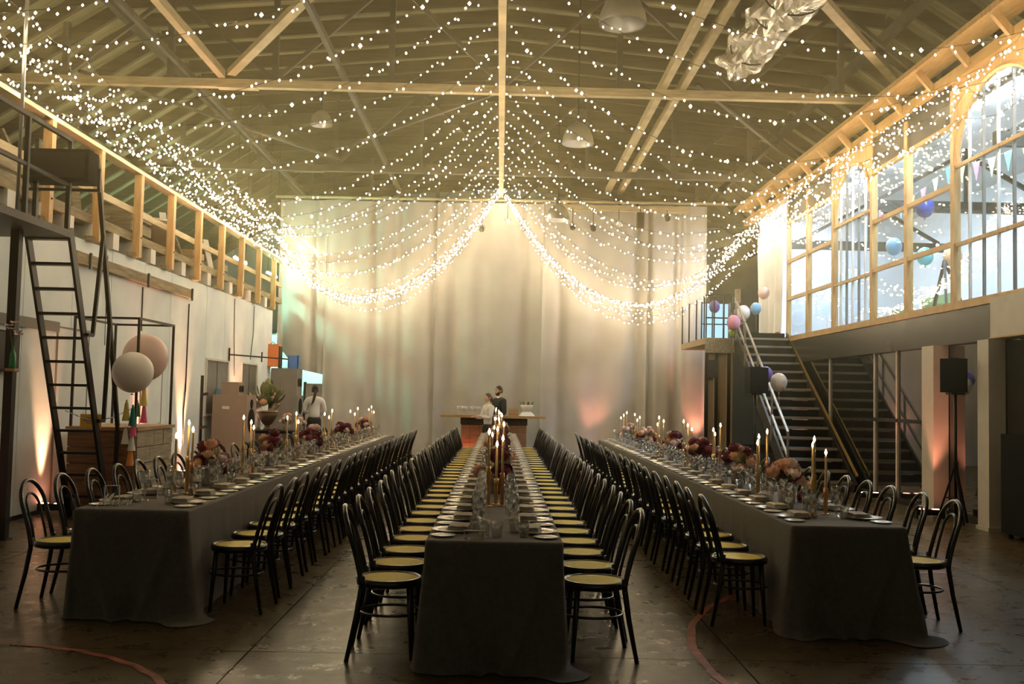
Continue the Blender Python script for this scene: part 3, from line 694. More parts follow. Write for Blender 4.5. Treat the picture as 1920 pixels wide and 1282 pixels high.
MB().box(-.26, .89, -.03, -.002, 2.68, 2.99).build('fascia', 'tread_dark', ln); MB().box(-.92, -.27, -.03, -.002, 2.66, 2.98).build('fascia', 'weathered_timber', ln)
for x in (-.20, .45): MB().ball((x, -.04, 2.84), .045, 10, 6).build('stud_light', 'enamel_white', ln, True)
for x in (-.88, -.66, -.38): MB().box(x-.035, x+.035, .0, .07, 0, 2.86).build('post', 'black_metal', ln)
MB().box(-.84, -.70, .1, .13, 0, 2.66).build('panel', 'ply_panel', ln); MB().box(-.62, -.42, .1, .13, 0, 2.66).build('panel', 'ply_panel', ln); MB().box(-.34, -.30, .0, 2.9, 0, 2.66).build('panel', 'ply_panel', ln)
MB().box(-.86, -.62, -.01, .09, 2.1, 2.5).build('junction_box', 'dark_steel', ln)
for x in (-.90, -.72, -.50, -.30): MB().bar((x, .03, 3.0), (x, .03, 3.95), .028).build('baluster', 'black_metal', ln)
for z in (3.45, 3.95): MB().bar((-.92, .03, z), (-.26, .03, z), .03).build('handrail', 'black_metal', ln)
for k in range(4): MB().bar((-.91, .2+.9*k, 3.0), (-.91, .2+.9*k, 3.95), .03).build('baluster', 'black_metal', ln)
struct('wall_landing', MB().box(4.2, 6.4, 30.5, 30.6, 0, 6.5), 'room_white')
lw = struct('window_20', MB().box(5.12, 5.92, 25.28, 25.30, 3.06, 4.06), 'lit_pane')
for x in (5.09, 5.36, 5.64, 5.92): MB().box(x, x+.03, 25.25, 25.31, 3.0, 4.1).build('glazing_bar', 'black_metal', lw)
for z in (3.02, 3.52, 4.06): MB().box(5.12, 5.95, 25.255, 25.31, z, z+.03).build('glazing_bar', 'black_metal', lw)
dr = MB(); dr.grid(lambda u, v: (.05*math.sin(u*22+v*2)+.05*u*(1-v), -1.0+1.9*u, 2.6*v), 40, 16)
dr.build('white_drape', 'drape_white', None, True, loc=(6.30, 23.35, 3.01), label='white fabric drape hanging beside the stair landing', cat='drape')
eq = thing('stage_fan', 'dark machine with a round grey wheel standing on the landing', 'machine', (5.72, 24.0, 3.0))
MB().box(-.2, .2, -.15, .15, .04, .95).build('body', 'black_metal', eq); MB().tube([(.0+.17*math.cos(6.283*i/20), -.18, .62+.17*math.sin(6.283*i/20)) for i in range(20)], .035, 6, closed=True).build('wheel', 'speaker_grey', eq, True)
MB().box(-.24, .24, -.2, .2, 0, .04).build('base', 'black_metal', eq); MB().box(-.05, .05, -.1, .1, .95, 1.3).build('mast', 'weathered_timber', eq)
for nm, loc, r, m, lb in (
    ('balloon', (4.82, 22.45, 3.72), .125, 'balloon_purple', 'purple balloon behind the landing railing'),
    ('balloon', (5.38, 22.05, 3.56), .15, 'balloon_white', 'white balloon in the bunch at the stair top'),
    ('balloon', (5.12, 21.85, 3.32), .15, 'balloon_pink', 'pink balloon in the bunch at the stair top'),
    ('balloon', (5.66, 22.05, 3.66), .12, 'balloon_blue', 'light blue balloon in the bunch at the stair top'),
    ('balloon', (5.16, 22.12, 3.14), .09, 'balloon_green', 'small lime green balloon under the pink one at the stair top'),
    ('balloon', (5.98, 22.6, 4.08), .13, 'balloon_blush', 'pale pink balloon against the white drape'),
    ('balloon', (6.22, 22.3, 3.09), .075, 'balloon_red', 'small dark red balloon resting at the top of the stair'),
    ('balloon', (4.70, 17.6, 2.07), .13, 'balloon_purple', 'purple balloon behind the loudspeaker by the stairs'),
    ('balloon', (4.88, 17.4, 1.94), .145, 'balloon_white', 'white balloon beside the loudspeaker by the stairs'),
    ('balloon', (7.41, 17.3, 5.07), .16, 'balloon_navy', 'dark blue balloon floating inside the glazed room'),
    ('balloon', (7.5, 18.9, 4.62), .15, 'balloon_blue', 'mid blue balloon floating inside the glazed room'),
    ('balloon', (7.8, 18.2, 4.34), .15, 'balloon_teal', 'teal balloon floating low inside the glazed room'),
    ('balloon', (7.9, 17.3, 4.22), .16, 'balloon_peach', 'peach balloon floating low inside the glazed room')):
    balloon(nm, loc, r, m, lb, 1.12, .12 if 'resting' in lb else .28)
# bunting and sofa in the room
bu = thing('bunting', 'string of coloured paper flags across the glazed room', 'bunting', (8.0, 0, 5.9))
MB().tube([(0, 9+13*i/24, -.25*math.sin(math.pi*(i % 8)/8)) for i in range(25)], .004, 4).build('cord', 'paper_white', bu)
for i in range(24):
    y = 9.2+.53*i; z = -.25*math.sin(math.pi*((y-9)/13*24 % 8)/8); m = ('bunting_blue', 'bunting_lime', 'paper_pink', 'paper_yellow')[i % 4]
    MB()._add([(0, y-.13, z), (0, y+.13, z), (0, y, z-.32), (.004, y-.13, z), (.004, y+.13, z), (.004, y, z-.32)], [(0,1,2), (3,5,4), (0,3,4,1), (1,4,5,2), (2,5,3,0)]).build('flag', m, bu)
so = thing('sofa', 'green sofa inside the glazed room', 'sofa', (8.3, 19.4, 3.02)); so.scale = (.8, .7, .8)
MB().box(-.4, .4, -1.0, 1.0, .12, .42).build('seat', 'sofa_green', so); MB().box(.3, .5, -1.0, 1.0, .42, .9).build('backrest', 'sofa_green', so)
for y in (-1.05, 1.05): MB().box(-.4, .5, y-.1, y+.1, .12, .62).build('armrest', 'sofa_green', so)
for x in (-.35, .4):
    for y in (-1, 1): MB().box(x-.03, x+.03, y-.03, y+.03, 0, .12).build('leg', 'dark_steel', so)
eh = thing('easel', 'dark folding easel leaning inside the glazed room', 'easel', (7.3, 16.5, 3.02))
for (a, b) in (((0, -.3, 0), (.1, 0, 1.0)), ((0, .3, 0), (.1, 0, 1.0)), ((.5, 0, 0), (.1, 0, 1.0))): MB().bar(a, b, .04).build('leg', 'dark_steel', eh)
# loudspeakers on stands
def pa_speaker(x, y, z, rot, label, label2):
    s_ = thing('speaker_stand', label2, 'stand', (x, y, 0))
    MB().tube([(0, 0, .12), (0, 0, z-.02)], .02, 10).build('pole', 'black_metal', s_, True); MB().lathe([(.035, .75), (.035, .85)], 10, cap=True).build('collar', 'black_metal', s_)
    MB().box(-.09, .09, -.09, .09, z-.03, z-.004).build('top_plate', 'black_metal', s_)
    for k in range(3):
        a = k*2.094+.5; MB().bar((0, 0, .8), (.24*math.cos(a), .24*math.sin(a), .02), .025).build('leg', 'black_metal', s_)
        MB().bar((0, 0, .35), (.13*math.cos(a), .13*math.sin(a), .36), .015).build('brace', 'black_metal', s_)
    t = thing('loudspeaker', label, 'speaker', (x, y, z), rot)
    b = MB(); zs = .45
    b._add([(-.17,-.16,0),(.17,-.16,0),(.12,.16,0),(-.12,.16,0),(-.17,-.16,zs),(.17,-.16,zs),(.12,.16,zs),(-.12,.16,zs)], [(0,3,2,1),(4,5,6,7),(0,1,5,4),(1,2,6,5),(2,3,7,6),(3,0,4,7)])
    b.build('cabinet', 'speaker_black', t)
    MB().box(-.155, .155, -.172, -.161, .02, .43).build('grille', 'cone', t); MB().box(-.05, .05, -.1, .1, .45, .465).build('handle', 'black_metal', t)
pa_speaker(4.44, 17.3, 1.735, .2, 'black loudspeaker on a stand in front of the stairs', 'black tripod stand carrying the loudspeaker by the stairs')
pa_speaker(6.13, 13.35, 1.77, -.55, 'black loudspeaker on a stand between the two pale columns', 'black tripod stand carrying the loudspeaker between the columns')
am2 = thing('amplifier_cabinet', 'large black amplifier cabinet at the right edge of the hall', 'cabinet', (6.22, 11.6, 0))
MB().box(-.05, .21, -.6, .62, .06, 1.26).build('body', 'speaker_black', am2); MB().box(-.062, -.051, -.55, .57, .1, 1.2).build('grille', 'cone', am2)
MB().box(.0, .18, .621, .628, .12, 1.2).build('panel', 'black_metal', am2)
for x in (0, .16):
    for y in (-.5, .5): MB().lathe([(.04, 0), (.04, .06)], 8, (x, y, 0), cap=True).build('caster', 'rubber', am2)

# ------------------------------------------------------------------ hanging lamps, spots, duct
def pendant(x, y, z, r, label, top=7.0):
    t = thing('pendant_lamp', label, 'lamp', (x, y, z), 0, 'industrial pendant lamps')
    MB().lathe([(r, 0), (r*1.0, .02), (r*.93, r*.45), (r*.75, r*.9), (r*.42, r*1.25), (r*.2, r*1.35), (r*.17, r*1.30), (r*.40, r*1.2), (r*.72, r*.87), (r*.90, r*.44), (r*.97, .01)], 26).build('shade', 'aluminium', t, True)
    MB().lathe([(r*.2, r*1.34), (r*.24, r*1.36), (r*.24, r*1.75), (r*.08, r*1.8)], 14, cap=True).build('gear_box', 'roof_steel', t)
    MB().lathe([(.001, r*.25), (r*.25, r*.4), (r*.3, r*.7), (r*.12, r*1.1)], 12).build('lamp_globe', 'enamel_white', t, True)
    MB().tube([(0, 0, r*1.8), (0, 0, top-z)], .012, 6).build('cable', 'black_metal', t)
pendant(1.32, 17.9, 6.20, .29, 'bell-shaped aluminium pendant lamp hanging right of the central beam, mid-hall', 9.0)
pendant(1.42, 12.1, 6.22, .30, 'bell-shaped aluminium pendant lamp nearest the camera at the top of the view', 9.0)
pendant(1.37, 25.0, 6.06, .31, 'bell-shaped aluminium pendant lamp just before the curtain', 9.0)
pendant(-3.3, 17.6, 6.35, .2, 'small aluminium pendant lamp left of the central beam', 7.0)
def spot_can(x, z, m, label, L=.18, r=.07, tilt=.6, y=25.35):
    t = thing('spotlight', label, 'lamp', (x, y, z), 0, 'small spotlights before the curtain')
    d = Vector((0, -math.cos(tilt), -math.sin(tilt))); MB().tube([d*-L/2, d*L*.3, d*L/2], [r*.8, r, r], 12).build('can', m, t, True)
    top = 6.45-z if 1.5 < x < 4.8 else 6.6-z
    MB().tube([(0, 0, r), (0, 0, max(r+.02, top))], .01, 6).build('stem', 'black_metal', t); MB().bar((-r-.01, 0, 0), (-r-.01, 0, r), .012).build('yoke', 'black_metal', t); MB().bar((r+.01, 0, 0), (r+.01, 0, r), .012).build('yoke', 'black_metal', t)
for x, z, m, lb in ((1.77, 5.98, 'black_metal', 'leftmost of the black spotlights hung before the curtain'), (2.3, 5.96, 'black_metal', 'second black spotlight from the left before the curtain'),
                    (4.2, 6.26, 'black_metal', 'rightmost black spotlight below the curtain rail'), (2.96, 6.10, 'enamel_white', 'white tilted spotlight before the curtain'),
                    (.1, 6.08, 'enamel_white', 'white spotlight hanging under the far end of the central beam'), (-.56, 5.88, 'black_metal', 'black spotlight left of the central beam before the curtain')):
    spot_can(x, z, m, lb)
sp = thing('hanging_speaker', 'slim brown loudspeaker hanging before the curtain top', 'speaker', (3.51, 25.35, 5.95))
MB().box(-.09, .09, -.1, .1, 0, .42).build('cabinet', 'hair_brown', sp); MB().box(-.08, .08, -.112, -.101, .02, .40).build('grille', 'cone', sp); MB().bar((0, 0, .42), (0, 0, .52), .03).build('bracket', 'black_metal', sp)
du = thing('foil_duct', 'crumpled silver foil-wrapped duct hanging beside the doubled roof beam', 'duct', (3.78, 0, 6.95))
rr = random.Random(3); n, mm = 26, 44; vs_ = []
def dfn(u, v):
    a = 2*math.pi*u; y = 10.5+5.2*v; r_ = (.50 if v < .52 else .38)*(1-.22*abs(math.sin(v*17+a*2)))+.05*math.sin(a*5+v*31)
    if v > .97: r_ *= .5
    return (r_*math.cos(a)-.12*v, y, r_*.8*math.sin(a))
MB().grid(dfn, n, mm).build('wrap', 'foil', du)
for y in (11.3, 12.6, 13.4, 14.8): MB().tube([(-.06+(.45 if y < 13.2 else .34)*math.cos(6.283*i/18), y, (.36 if y < 13.2 else .27)*math.sin(6.283*i/18)) for i in range(18)], .012, 5, closed=True).build('strap', 'black_metal', du)

# ------------------------------------------------------------------ floor uplights
def uplight(x, y, aim, power, col, label, size=1.0, blend=.7, width=.5):
    power *= 5
    t = thing('floor_uplight', label, 'lamp', (x, y, 0), 0, 'floor uplights')
    b = MB(); b.box(-.17, .17, -.06, .06, .05, .13); b.build('housing', 'black_metal', t)
    for xx in (-.19, .19): MB().box(xx-.012, xx+.012, -.05, .05, 0, .14).build('bracket', 'black_metal', t)
    for xx in (-.09, .09): MB().lathe([(.001, .134), (.05, .134), (.055, .131)], 12, (xx, 0, 0)).build('lens', 'led_pink', t)
    l = bpy.data.lights.new('uplight_beam', 'SPOT'); l.energy = power; l.color = col; l.spot_size = width; l.spot_blend = blend; l.shadow_soft_size = .05
    o = bpy.data.objects.new('uplight_beam', l); C.objects.link(o); o.parent = t; o.location = (0, 0, .16)
    o.rotation_euler = Vector(aim).to_track_quat('-Z', 'Y').to_euler()
    return t
PINK = (1.0, .34, .20); WARM = (1.0, .46, .22)
UX = XL+.15
uplight(UX, 12.62, (-.06, .0, 1), 42, WARM, 'floor uplight glowing at the foot of the white wall left of the near table', width=.62)
uplight(UX, 9.3, (-.06, .0, 1), 25, PINK, 'floor uplight at the left wall nearest the camera', width=.62)
uplight(UX, 15.9, (-.06, .0, 1), 60, PINK, 'floor uplight at the left wall behind the plank counter', width=.62)
uplight(UX, 18.05, (-.06, .0, 1), 90, WARM, 'floor uplight at the left wall beside the upright black pole', width=.62)
uplight(UX, 21.6, (-.06, .0, 1), 120, WARM, 'floor uplight at the left wall behind the speaker stacks', width=.62)
uplight(2.45, 25.66, (.0, .08, 1), 14, PINK, 'floor uplight at the curtain between the centre and right tables', width=1.0)
uplight(5.14, 25.66, (.0, .08, 1), 30, PINK, 'floor uplight at the right edge of the curtain', width=.9)
uplight(6.15, 16.5, (.05, -.1, 1), 12, PINK, 'floor uplight under the mezzanine beside the stairs', width=.8)
uplight(6.08, 14.05, (.10, .22, 1), 14, PINK, 'floor uplight between the two pale columns', width=.8)
uplight(-.75, 23.98, (.1, .3, .5), .8, (1.0, .18, .12), 'floor uplight glowing red under the far bar counter', width=1.6)

# ================================================================== FAIRY LIGHTS
OCT = [(1,0,0),(-1,0,0),(0,1,0),(0,-1,0),(0,0,1.25),(0,0,-1.25)]
OCF = [(0,2,4),(2,1,4),(1,3,4),(3,0,4),(2,0,5),(1,2,5),(3,1,5),(0,3,5)]
def light_string(pts, spacing, label, group, rb=.0125, seed=0):
    rr = random.Random(seed)
    t = thing('fairy_light_string', label, 'string lights', pts[0], 0, group)
    P = [Vector(p)-Vector(pts[0]) for p in pts]
    MB().tube(P, .0035, 3, cap=False).build('wire', 'black_metal', t)
    b = MB(); acc = spacing*rr.random(); L = 0; gl = []
    for i in range(len(P)-1):
        d = (P[i+1]-P[i]).length
        while L+d > acc:
            q = P[i]+(P[i+1]-P[i])*((acc-L)/d) + Vector((rr.uniform(-.02,.02), rr.uniform(-.07,.07), rr.uniform(-.06,.02)))
            r = rb*rr.choice((.7, .8, .9, 1, 1, 1.1, 1.7 if rr.random() < .4 else .9)); gl += [rr.choice((.35, .5, .7, .9, 1.1, 1.4, 3.0 if r > 1.5*rb else 1.2))]*6
            b._add([(q.x+v[0]*r, q.y+v[1]*r, q.z+v[2]*r) for v in OCT], OCF); acc += spacing*rr.choice((.5, .8, 1, 1, 1.15, 1.55))
        L += d
    bo = b.build('bulbs', 'bulb_glow', t, kind='stuff'); bo.data.attributes.new('glow', 'FLOAT', 'POINT').data.foreach_set('value', gl)
def drape(p0, p1, sag, n=36, wob=0.):
    p0, p1 = Vector(p0), Vector(p1); out = []
    for i in range(n+1):
        t = i/n; p = p0+(p1-p0)*t; p.z -= 4*sag*t*(1-t); p.y += wob*math.sin(math.pi*t); p.z += .35*abs(wob)*math.sin(3*math.pi*t)*math.sin(5+9*wob); out.append(p)
    return out
rr = random.Random(21)
ysL = [6.8+1.12*i for i in range(8)] + [15.6+.86*i for i in range(11)] + [24.7, 24.9, 25.1, 25.2, 25.3, 25.4, 25.5, 25.6]
ysR = [7.1+1.12*i for i in range(8)] + [15.9+.86*i for i in range(10)] + [24.6, 24.8, 25.0, 25.1, 25.2, 25.3, 25.4, 25.5, 25.6]
for i, y in enumerate(ysL):
    far = y > 24.6; f = min(1, max(0, (y-9)/16)); s = (.60+1.18*f)+rr.uniform(-.16, .16) if not far else 1.80+rr.uniform(-.10, .10)
    if i == len(ysL)-1: s = 2.12
    lb = ('fairy-light string from centre beam to left railing, %s from near end' % ORD[i])
    light_string(drape((-.14, y, 6.82), (XL+.12+rr.uniform(0, .06), y+rr.uniform(-.4, .2), 4.97+rr.uniform(-.02, .10)), s, wob=rr.uniform(-.25, .25)), .105, lb, 'fairy lights draped to the left', seed=i)
for i, y in enumerate(ysR):
    far = y > 24.5; f = min(1, max(0, (y-9)/16)); s = (.70+1.55*f)+rr.uniform(-.2, .2) if not far else 2.28+rr.uniform(-.14, .12)
    lb = ('fairy-light string from centre beam to window wall, %s from near end' % ORD[i])
    ye = y+rr.uniform(-.3, .3); ze = rr.uniform(5.4, 6.1) if not far else rr.uniform(5.0, 5.9)
    light_string(drape((-.02, y, 6.82), (6.10-rr.uniform(0, .08), ye, ze), s, wob=rr.uniform(-.25, .25)), .105, lb, 'fairy lights draped to the right', seed=100+i)
def scallops(x, z, y0, y1, step, sag, seed):
    q = random.Random(seed); out = []; y = y0; zc = z
    while y < y1:
        st_ = step*q.uniform(.7, 1.3); zn = z+q.uniform(-.1, .1); s = sag*q.uniform(.4, 1.4)
        for i in range(8):
            t = i/8; out.append((x+q.uniform(-.03, .03), y+st_*t, zc+(zn-zc)*t-4*s*t*(1-t)))
        y += st_; zc = zn
    return out
for i in range(6):
    light_string(scallops(XL+.26+.20*(i % 4), 5.02+.11*i, 7.5+.2*i, 25.4, 1.7, .06+.07*(i % 3), 40+i), .125, 'fairy-light string wound along the left loft railing, %s from the top' % ORD[5-i], 'fairy lights along the left railing', seed=200+i)
for i in range(6):
    light_string(scallops(6.22-.10*(i % 4), 6.12-.13*i, 9.5+.25*i, 24.8, 2.4, .10+.08*(i % 4), 60+i), .15, 'fairy-light string running along the window wall, %s from the top' % ORD[i], 'fairy lights along the window wall', seed=300+i)

# ================================================================== TABLES
TB = {'left': (-2.54, 6.98, 20.45), 'centre': (-.013, 5.80, 22.75), 'right': (2.415, 6.84, 20.25)}
HW, HT = .40, .75
def tablecloth(key, seed, label, fl, fr):
    xc, y0, y1 = TB[key]; L = y1-y0; rr = random.Random(seed)
    per = []   # perimeter points with normals, densest at the near end
    rc = .03
    def side(p, q, n, nrm):
        for i in range(n):
            t = i/n; per.append((p[0]+(q[0]-p[0])*t, p[1]+(q[1]-p[1])*t, nrm[0], nrm[1]))
    def corner(cx, cy, a0, n=6):
        for i in range(n):
            a = math.radians(a0+90*i/n); per.append((cx+rc*math.cos(a), cy+rc*math.sin(a), math.cos(a), math.sin(a)))
    h = HW
    side((-h+rc, 0), (h-rc, 0), 44, (0, -1)); corner(h-rc, rc, -90)
    nl = int(L*16); side((h, rc), (h, L-rc), nl, (1, 0)); corner(h-rc, L-rc, 0)
    side((h-rc, L), (-h+rc, L), 30, (0, 1)); corner(-h+rc, L-rc, 90)
    side((-h, L-rc), (-h, rc), nl, (-1, 0)); corner(-h+rc, rc, 180)
    N = len(per); rows = 18; vs = []; cum = 0; ph = [rr.uniform(0, 6.28) for _ in range(6)]
    prev = None; S = []
    for (x, y, nx, ny) in per:
        if prev: cum += math.hypot(x-prev[0], y-prev[1])
        prev = (x, y); S.append(cum)
    for j in range(rows+1):
        t = j/rows; z = HT*(1-t)
        for i, (x, y, nx, ny) in enumerate(per):
            s = S[i]
            lg = abs(nx) > .9 and .25 < y < L-.25
            dc = min(math.hypot(x-sx*h, y-yy) for sx in (-1, 1) for yy in (0, L))   # distance to nearest corner
            cf_ = math.exp(-(dc/.20)**2)
            amp = (.010 if lg else .016)*t
            off = amp*(math.sin(s*17+ph[0])+.6*math.sin(s*31+ph[1]))
            flare = (.018 if lg else .022)*t**1.2 + cf_*((fl if x < 0 else fr) if y < 1 else .04)*t**1.15
            # soft diagonal folds falling from the near corners
            if ny < -.5:
                for sx, w_ in ((-1, 1.), (1, .75)):
                    q = (x*sx-h+.10+.24*t**1.6)/.035; flare += .055*w_*math.exp(-q*q)*t**.7
                    q = (x*sx-h+.03+.40*t**2)/.03; flare -= .022*w_*math.exp(-q*q)*t
            o = off+flare
            px_, py_ = x+nx*o, y+ny*o; zz = z
            if j == 0: px_, py_, zz = x-nx*.012, y-ny*.012, HT
            elif j == 1: zz = HT-.014; px_, py_ = x+nx*.002, y+ny*.002
            if j == rows:
                o2 = o+.008+.02*max(0, math.sin(s*7+ph[2]))*(0 if lg else 1)+(.11*math.exp(-(dc/.09)**2) if x > 0 and y < 1 else 0); px_, py_, zz = x+nx*o2, y+ny*o2, .006
            elif j == rows-1: zz = .022
            vs.append((px_, py_, zz))
    fs = [(j*N+i, (j+1)*N+i, (j+1)*N+(i+1) % N, j*N+(i+1) % N) for j in range(rows) for i in range(N)]
    fs.append(tuple(range(N)))
    b = MB(); b.v = vs; b.f = fs
    me = b.mesh('tablecloth', 'table_linen', True)
    me.polygons[len(me.polygons)-1].use_smooth = False
    put('tablecloth', me, None, (xc, y0, 0), label=label, cat='tablecloth', group='long tablecloths')
tablecloth('left', 5, 'charcoal linen cloth draped to the floor over the long left table', .025, .10)
tablecloth('centre', 6, 'charcoal linen cloth draped to the floor over the long centre table', .04, .035)
tablecloth('right', 8, 'charcoal linen cloth draped to the floor over the long right table', .08, .12)

# ------------------------------------------------------------------ bentwood chairs (origin at the floor under the seat centre, facing +x)
SR = .20
def chair_meshes():
    M = {}
    M['seat'] = MB().lathe([(.001, .466), (.12, .466), (.172, .464), (.178, .458)], 28).mesh('seat', 'cane', True)
    M['seat_frame'] = MB().lathe([(.176, .461), (.183, .472), (.197, .470), (.203, .452), (.200, .428), (.180, .422), (.176, .45)], 28).mesh('seat_frame', 'chair_black', True)
    def hoop(w, zt, z0, xs0, xtop, r, n=26):
        pts = []
        zs = zt-w*1.02
        for z in np.linspace(z0, zs, 7): 
            f = (z-z0)/(zt-z0); pts.append((xs0+(xtop-xs0)*f**1.25, -w*(1-.04*math.sin(math.pi*min(1, f*1.3))), z))
        for i in range(1, n):
            a = math.pi*i/n; z = zs+(zt-zs)*math.sin(a); f = (z-z0)/(zt-z0); pts.append((xs0+(xtop-xs0)*f**1.25, -w*math.cos(a), z))
        for z in np.linspace(zs, z0, 7):
            f = (z-z0)/(zt-z0); pts.append((xs0+(xtop-xs0)*f**1.25, w*(1-.04*math.sin(math.pi*min(1, f*1.3))), z))
        return MB().tube(pts, r, 8)
    M['back_hoop'] = hoop(.178, .895, .43, -.155, -.285, .0155).mesh('back_hoop', 'chair_black', True)
    M['inner_hoop'] = hoop(.095, .80, .455, -.172, -.262, .010).mesh('inner_hoop', 'chair_black', True)
    for k, s in (('rl', -1), ('rr', 1)):
        M[k] = MB().tube([(-.152, s*.172, .50), (-.158, s*.174, .43), (-.185, s*.180, .25), (-.235, s*.192, 0)], [.0165, .018, .0165, .0135], 8).mesh('leg', 'chair_black', True)
    for k, s in (('fl', -1), ('fr', 1)):
        M[k] = MB().tube([(.125, s*.128, .45), (.135, s*.140, .25), (.150, s*.158, 0)], [.019, .017, .0125], 8).mesh('leg', 'chair_black', True)
    M['stretcher_ring'] = MB().tube([(.012-.188*math.cos(6.2832*i/32)*1.0, .170*math.sin(6.2832*i/32), .262) for i in range(32)], .0085, 6, closed=True).mesh('stretcher_ring', 'chair_black', True)
    return M
CM = chair_meshes(); CHP = (('seat', 'seat'), ('seat_frame', 'seat_frame'), ('back_hoop', 'back_hoop'), ('inner_hoop', 'inner_hoop'), ('leg', 'rl'), ('leg', 'rr'), ('leg', 'fl'), ('leg', 'fr'), ('stretcher_ring', 'stretcher_ring'))
rr = random.Random(11)
PLACES = []
def chair(x, y, rot, label, group):
    t = thing('bentwood_chair', label, 'chair', (x, y, 0), rot, group)
    for nm, k in CHP: put(nm, CM[k], t)
for key, y1st, n in (('centre', 6.21, 29), ('left', 7.43, 23), ('right', 7.30, 23)):
    xc = TB[key][0]
    for side_, s in (('left', -1), ('right', 1)):
        for i in range(n):
            y = y1st+.56*i+rr.uniform(-.02, .02) + (.04 if (key, s) == ('centre', 1) else 0); x = xc+s*(.635+rr.uniform(-.012, .02)); rot = (0 if s < 0 else math.pi)+rr.uniform(-.07, .07)
            lb = 'black bentwood chair, %s from near end, %s side of %s table' % (ORD[i], side_, key)
            chair(x, y, rot, lb, 'bentwood chairs on the %s side of the %s table' % (side_, key)); PLACES.append((key, side_, s, i, xc, y1st+.56*i))

# ------------------------------------------------------------------ place settings
ME = {}
ME['dinner_plate'] = MB().lathe([(.001, .004), (.085, .004), (.092, .008), (.128, .018), (.130, .0165), (.094, .004), (.085, 0), (.001, 0)], 28).mesh('dinner_plate', 'porcelain', True)
ME['side_plate'] = MB().lathe([(.001, .003), (.05, .003), (.055, .006), (.074, .011), (.075, .0095), (.055, .002), (.05, 0), (.001, 0)], 22).mesh('side_plate', 'porcelain', True)
def napkin():
    b = MB()
    for k, (sx, sy, z0, z1) in enumerate(((.064, .105, .0, .010), (.062, .102, .0102, .020), (.060, .098, .0202, .029))):
        def top(u, v, sx=sx, sy=sy, z1=z1): return ((2*u-1)*sx, (2*v-1)*sy, z1-.004*((2*u-1)**4)-.003*((2*v-1)**4)+.0015*math.sin(9*u+5*v))
        n = 6; o = len(b.v); b.grid(top, n, n)
        edge = [i for i in range(n+1)] + [n+(n+1)*j for j in range(1, n+1)] + [n*(n+1)+i for i in range(n-1, -1, -1)] + [(n+1)*j for j in range(n-1, 0, -1)]
        o2 = len(b.v); b.v += [(b.v[o+e][0]*1.0, b.v[o+e][1]*1.0, z0) for e in edge]
        m = len(edge); b.f += [(o+edge[i], o2+i, o2+(i+1) % m, o+edge[(i+1) % m]) for i in range(m)]
    return b.mesh('napkin', 'napkin_linen', False)
ME['napkin'] = napkin()
def flat(outline, z=.0025, m='cutlery_gold', name='knife'):
    b = MB(); n = len(outline); b._add([(x, y, 0.0005) for x, y in outline]+[(x, y, z) for x, y in outline], [tuple(range(n-1, -1, -1)), tuple(range(n, 2*n))]+[(i, (i+1) % n, n+(i+1) % n, n+i) for i in range(n)])
    return b.mesh(name, m)
ME['knife'] = flat([(-.105, -.005), (-.01, -.004), (.0, -.008), (.09, -.009), (.105, -.002), (.10, .004), (0, .005), (-.01, .004), (-.105, .005)], name='knife')
fk = [(-.10, -.005), (.02, -.0035), (.04, -.011), (.055, -.012)]
for q in (-.011, -.004, .004, .011): fk += [(.055, q-.002), (.095, q-.0015), (.095, q+.0015), (.055, q+.002)]
fk += [(.055, .012), (.04, .011), (.02, .0035), (-.10, .005)]
ME['fork'] = flat(fk, name='fork')
def glass(prof, n=14): return MB().lathe(prof, n).mesh('wine_glass', 'drink_glass', True)
ME['wine_glass'] = glass([(.034, .002), (.032, .004), (.006, .010), (.0042, .03), (.0042, .085), (.010, .095), (.030, .115), (.038, .145), (.036, .18), (.029, .215), (.0275, .215), (.034, .18), (.036, .146), (.028, .118), (.004, .1)])
ME['water_glass'] = MB().lathe([(.001, .004), (.028, .004), (.030, .0), (.035, .095), (.0335, .095), (.0285, .008), (.001, .008)], 14).mesh('water_glass', 'drink_glass', True)
ME['bar_glass'] = ME['wine_glass'].copy(); ME['bar_glass'].materials[0] = MATS['glint_glass']
rr = random.Random(31); wn = 0
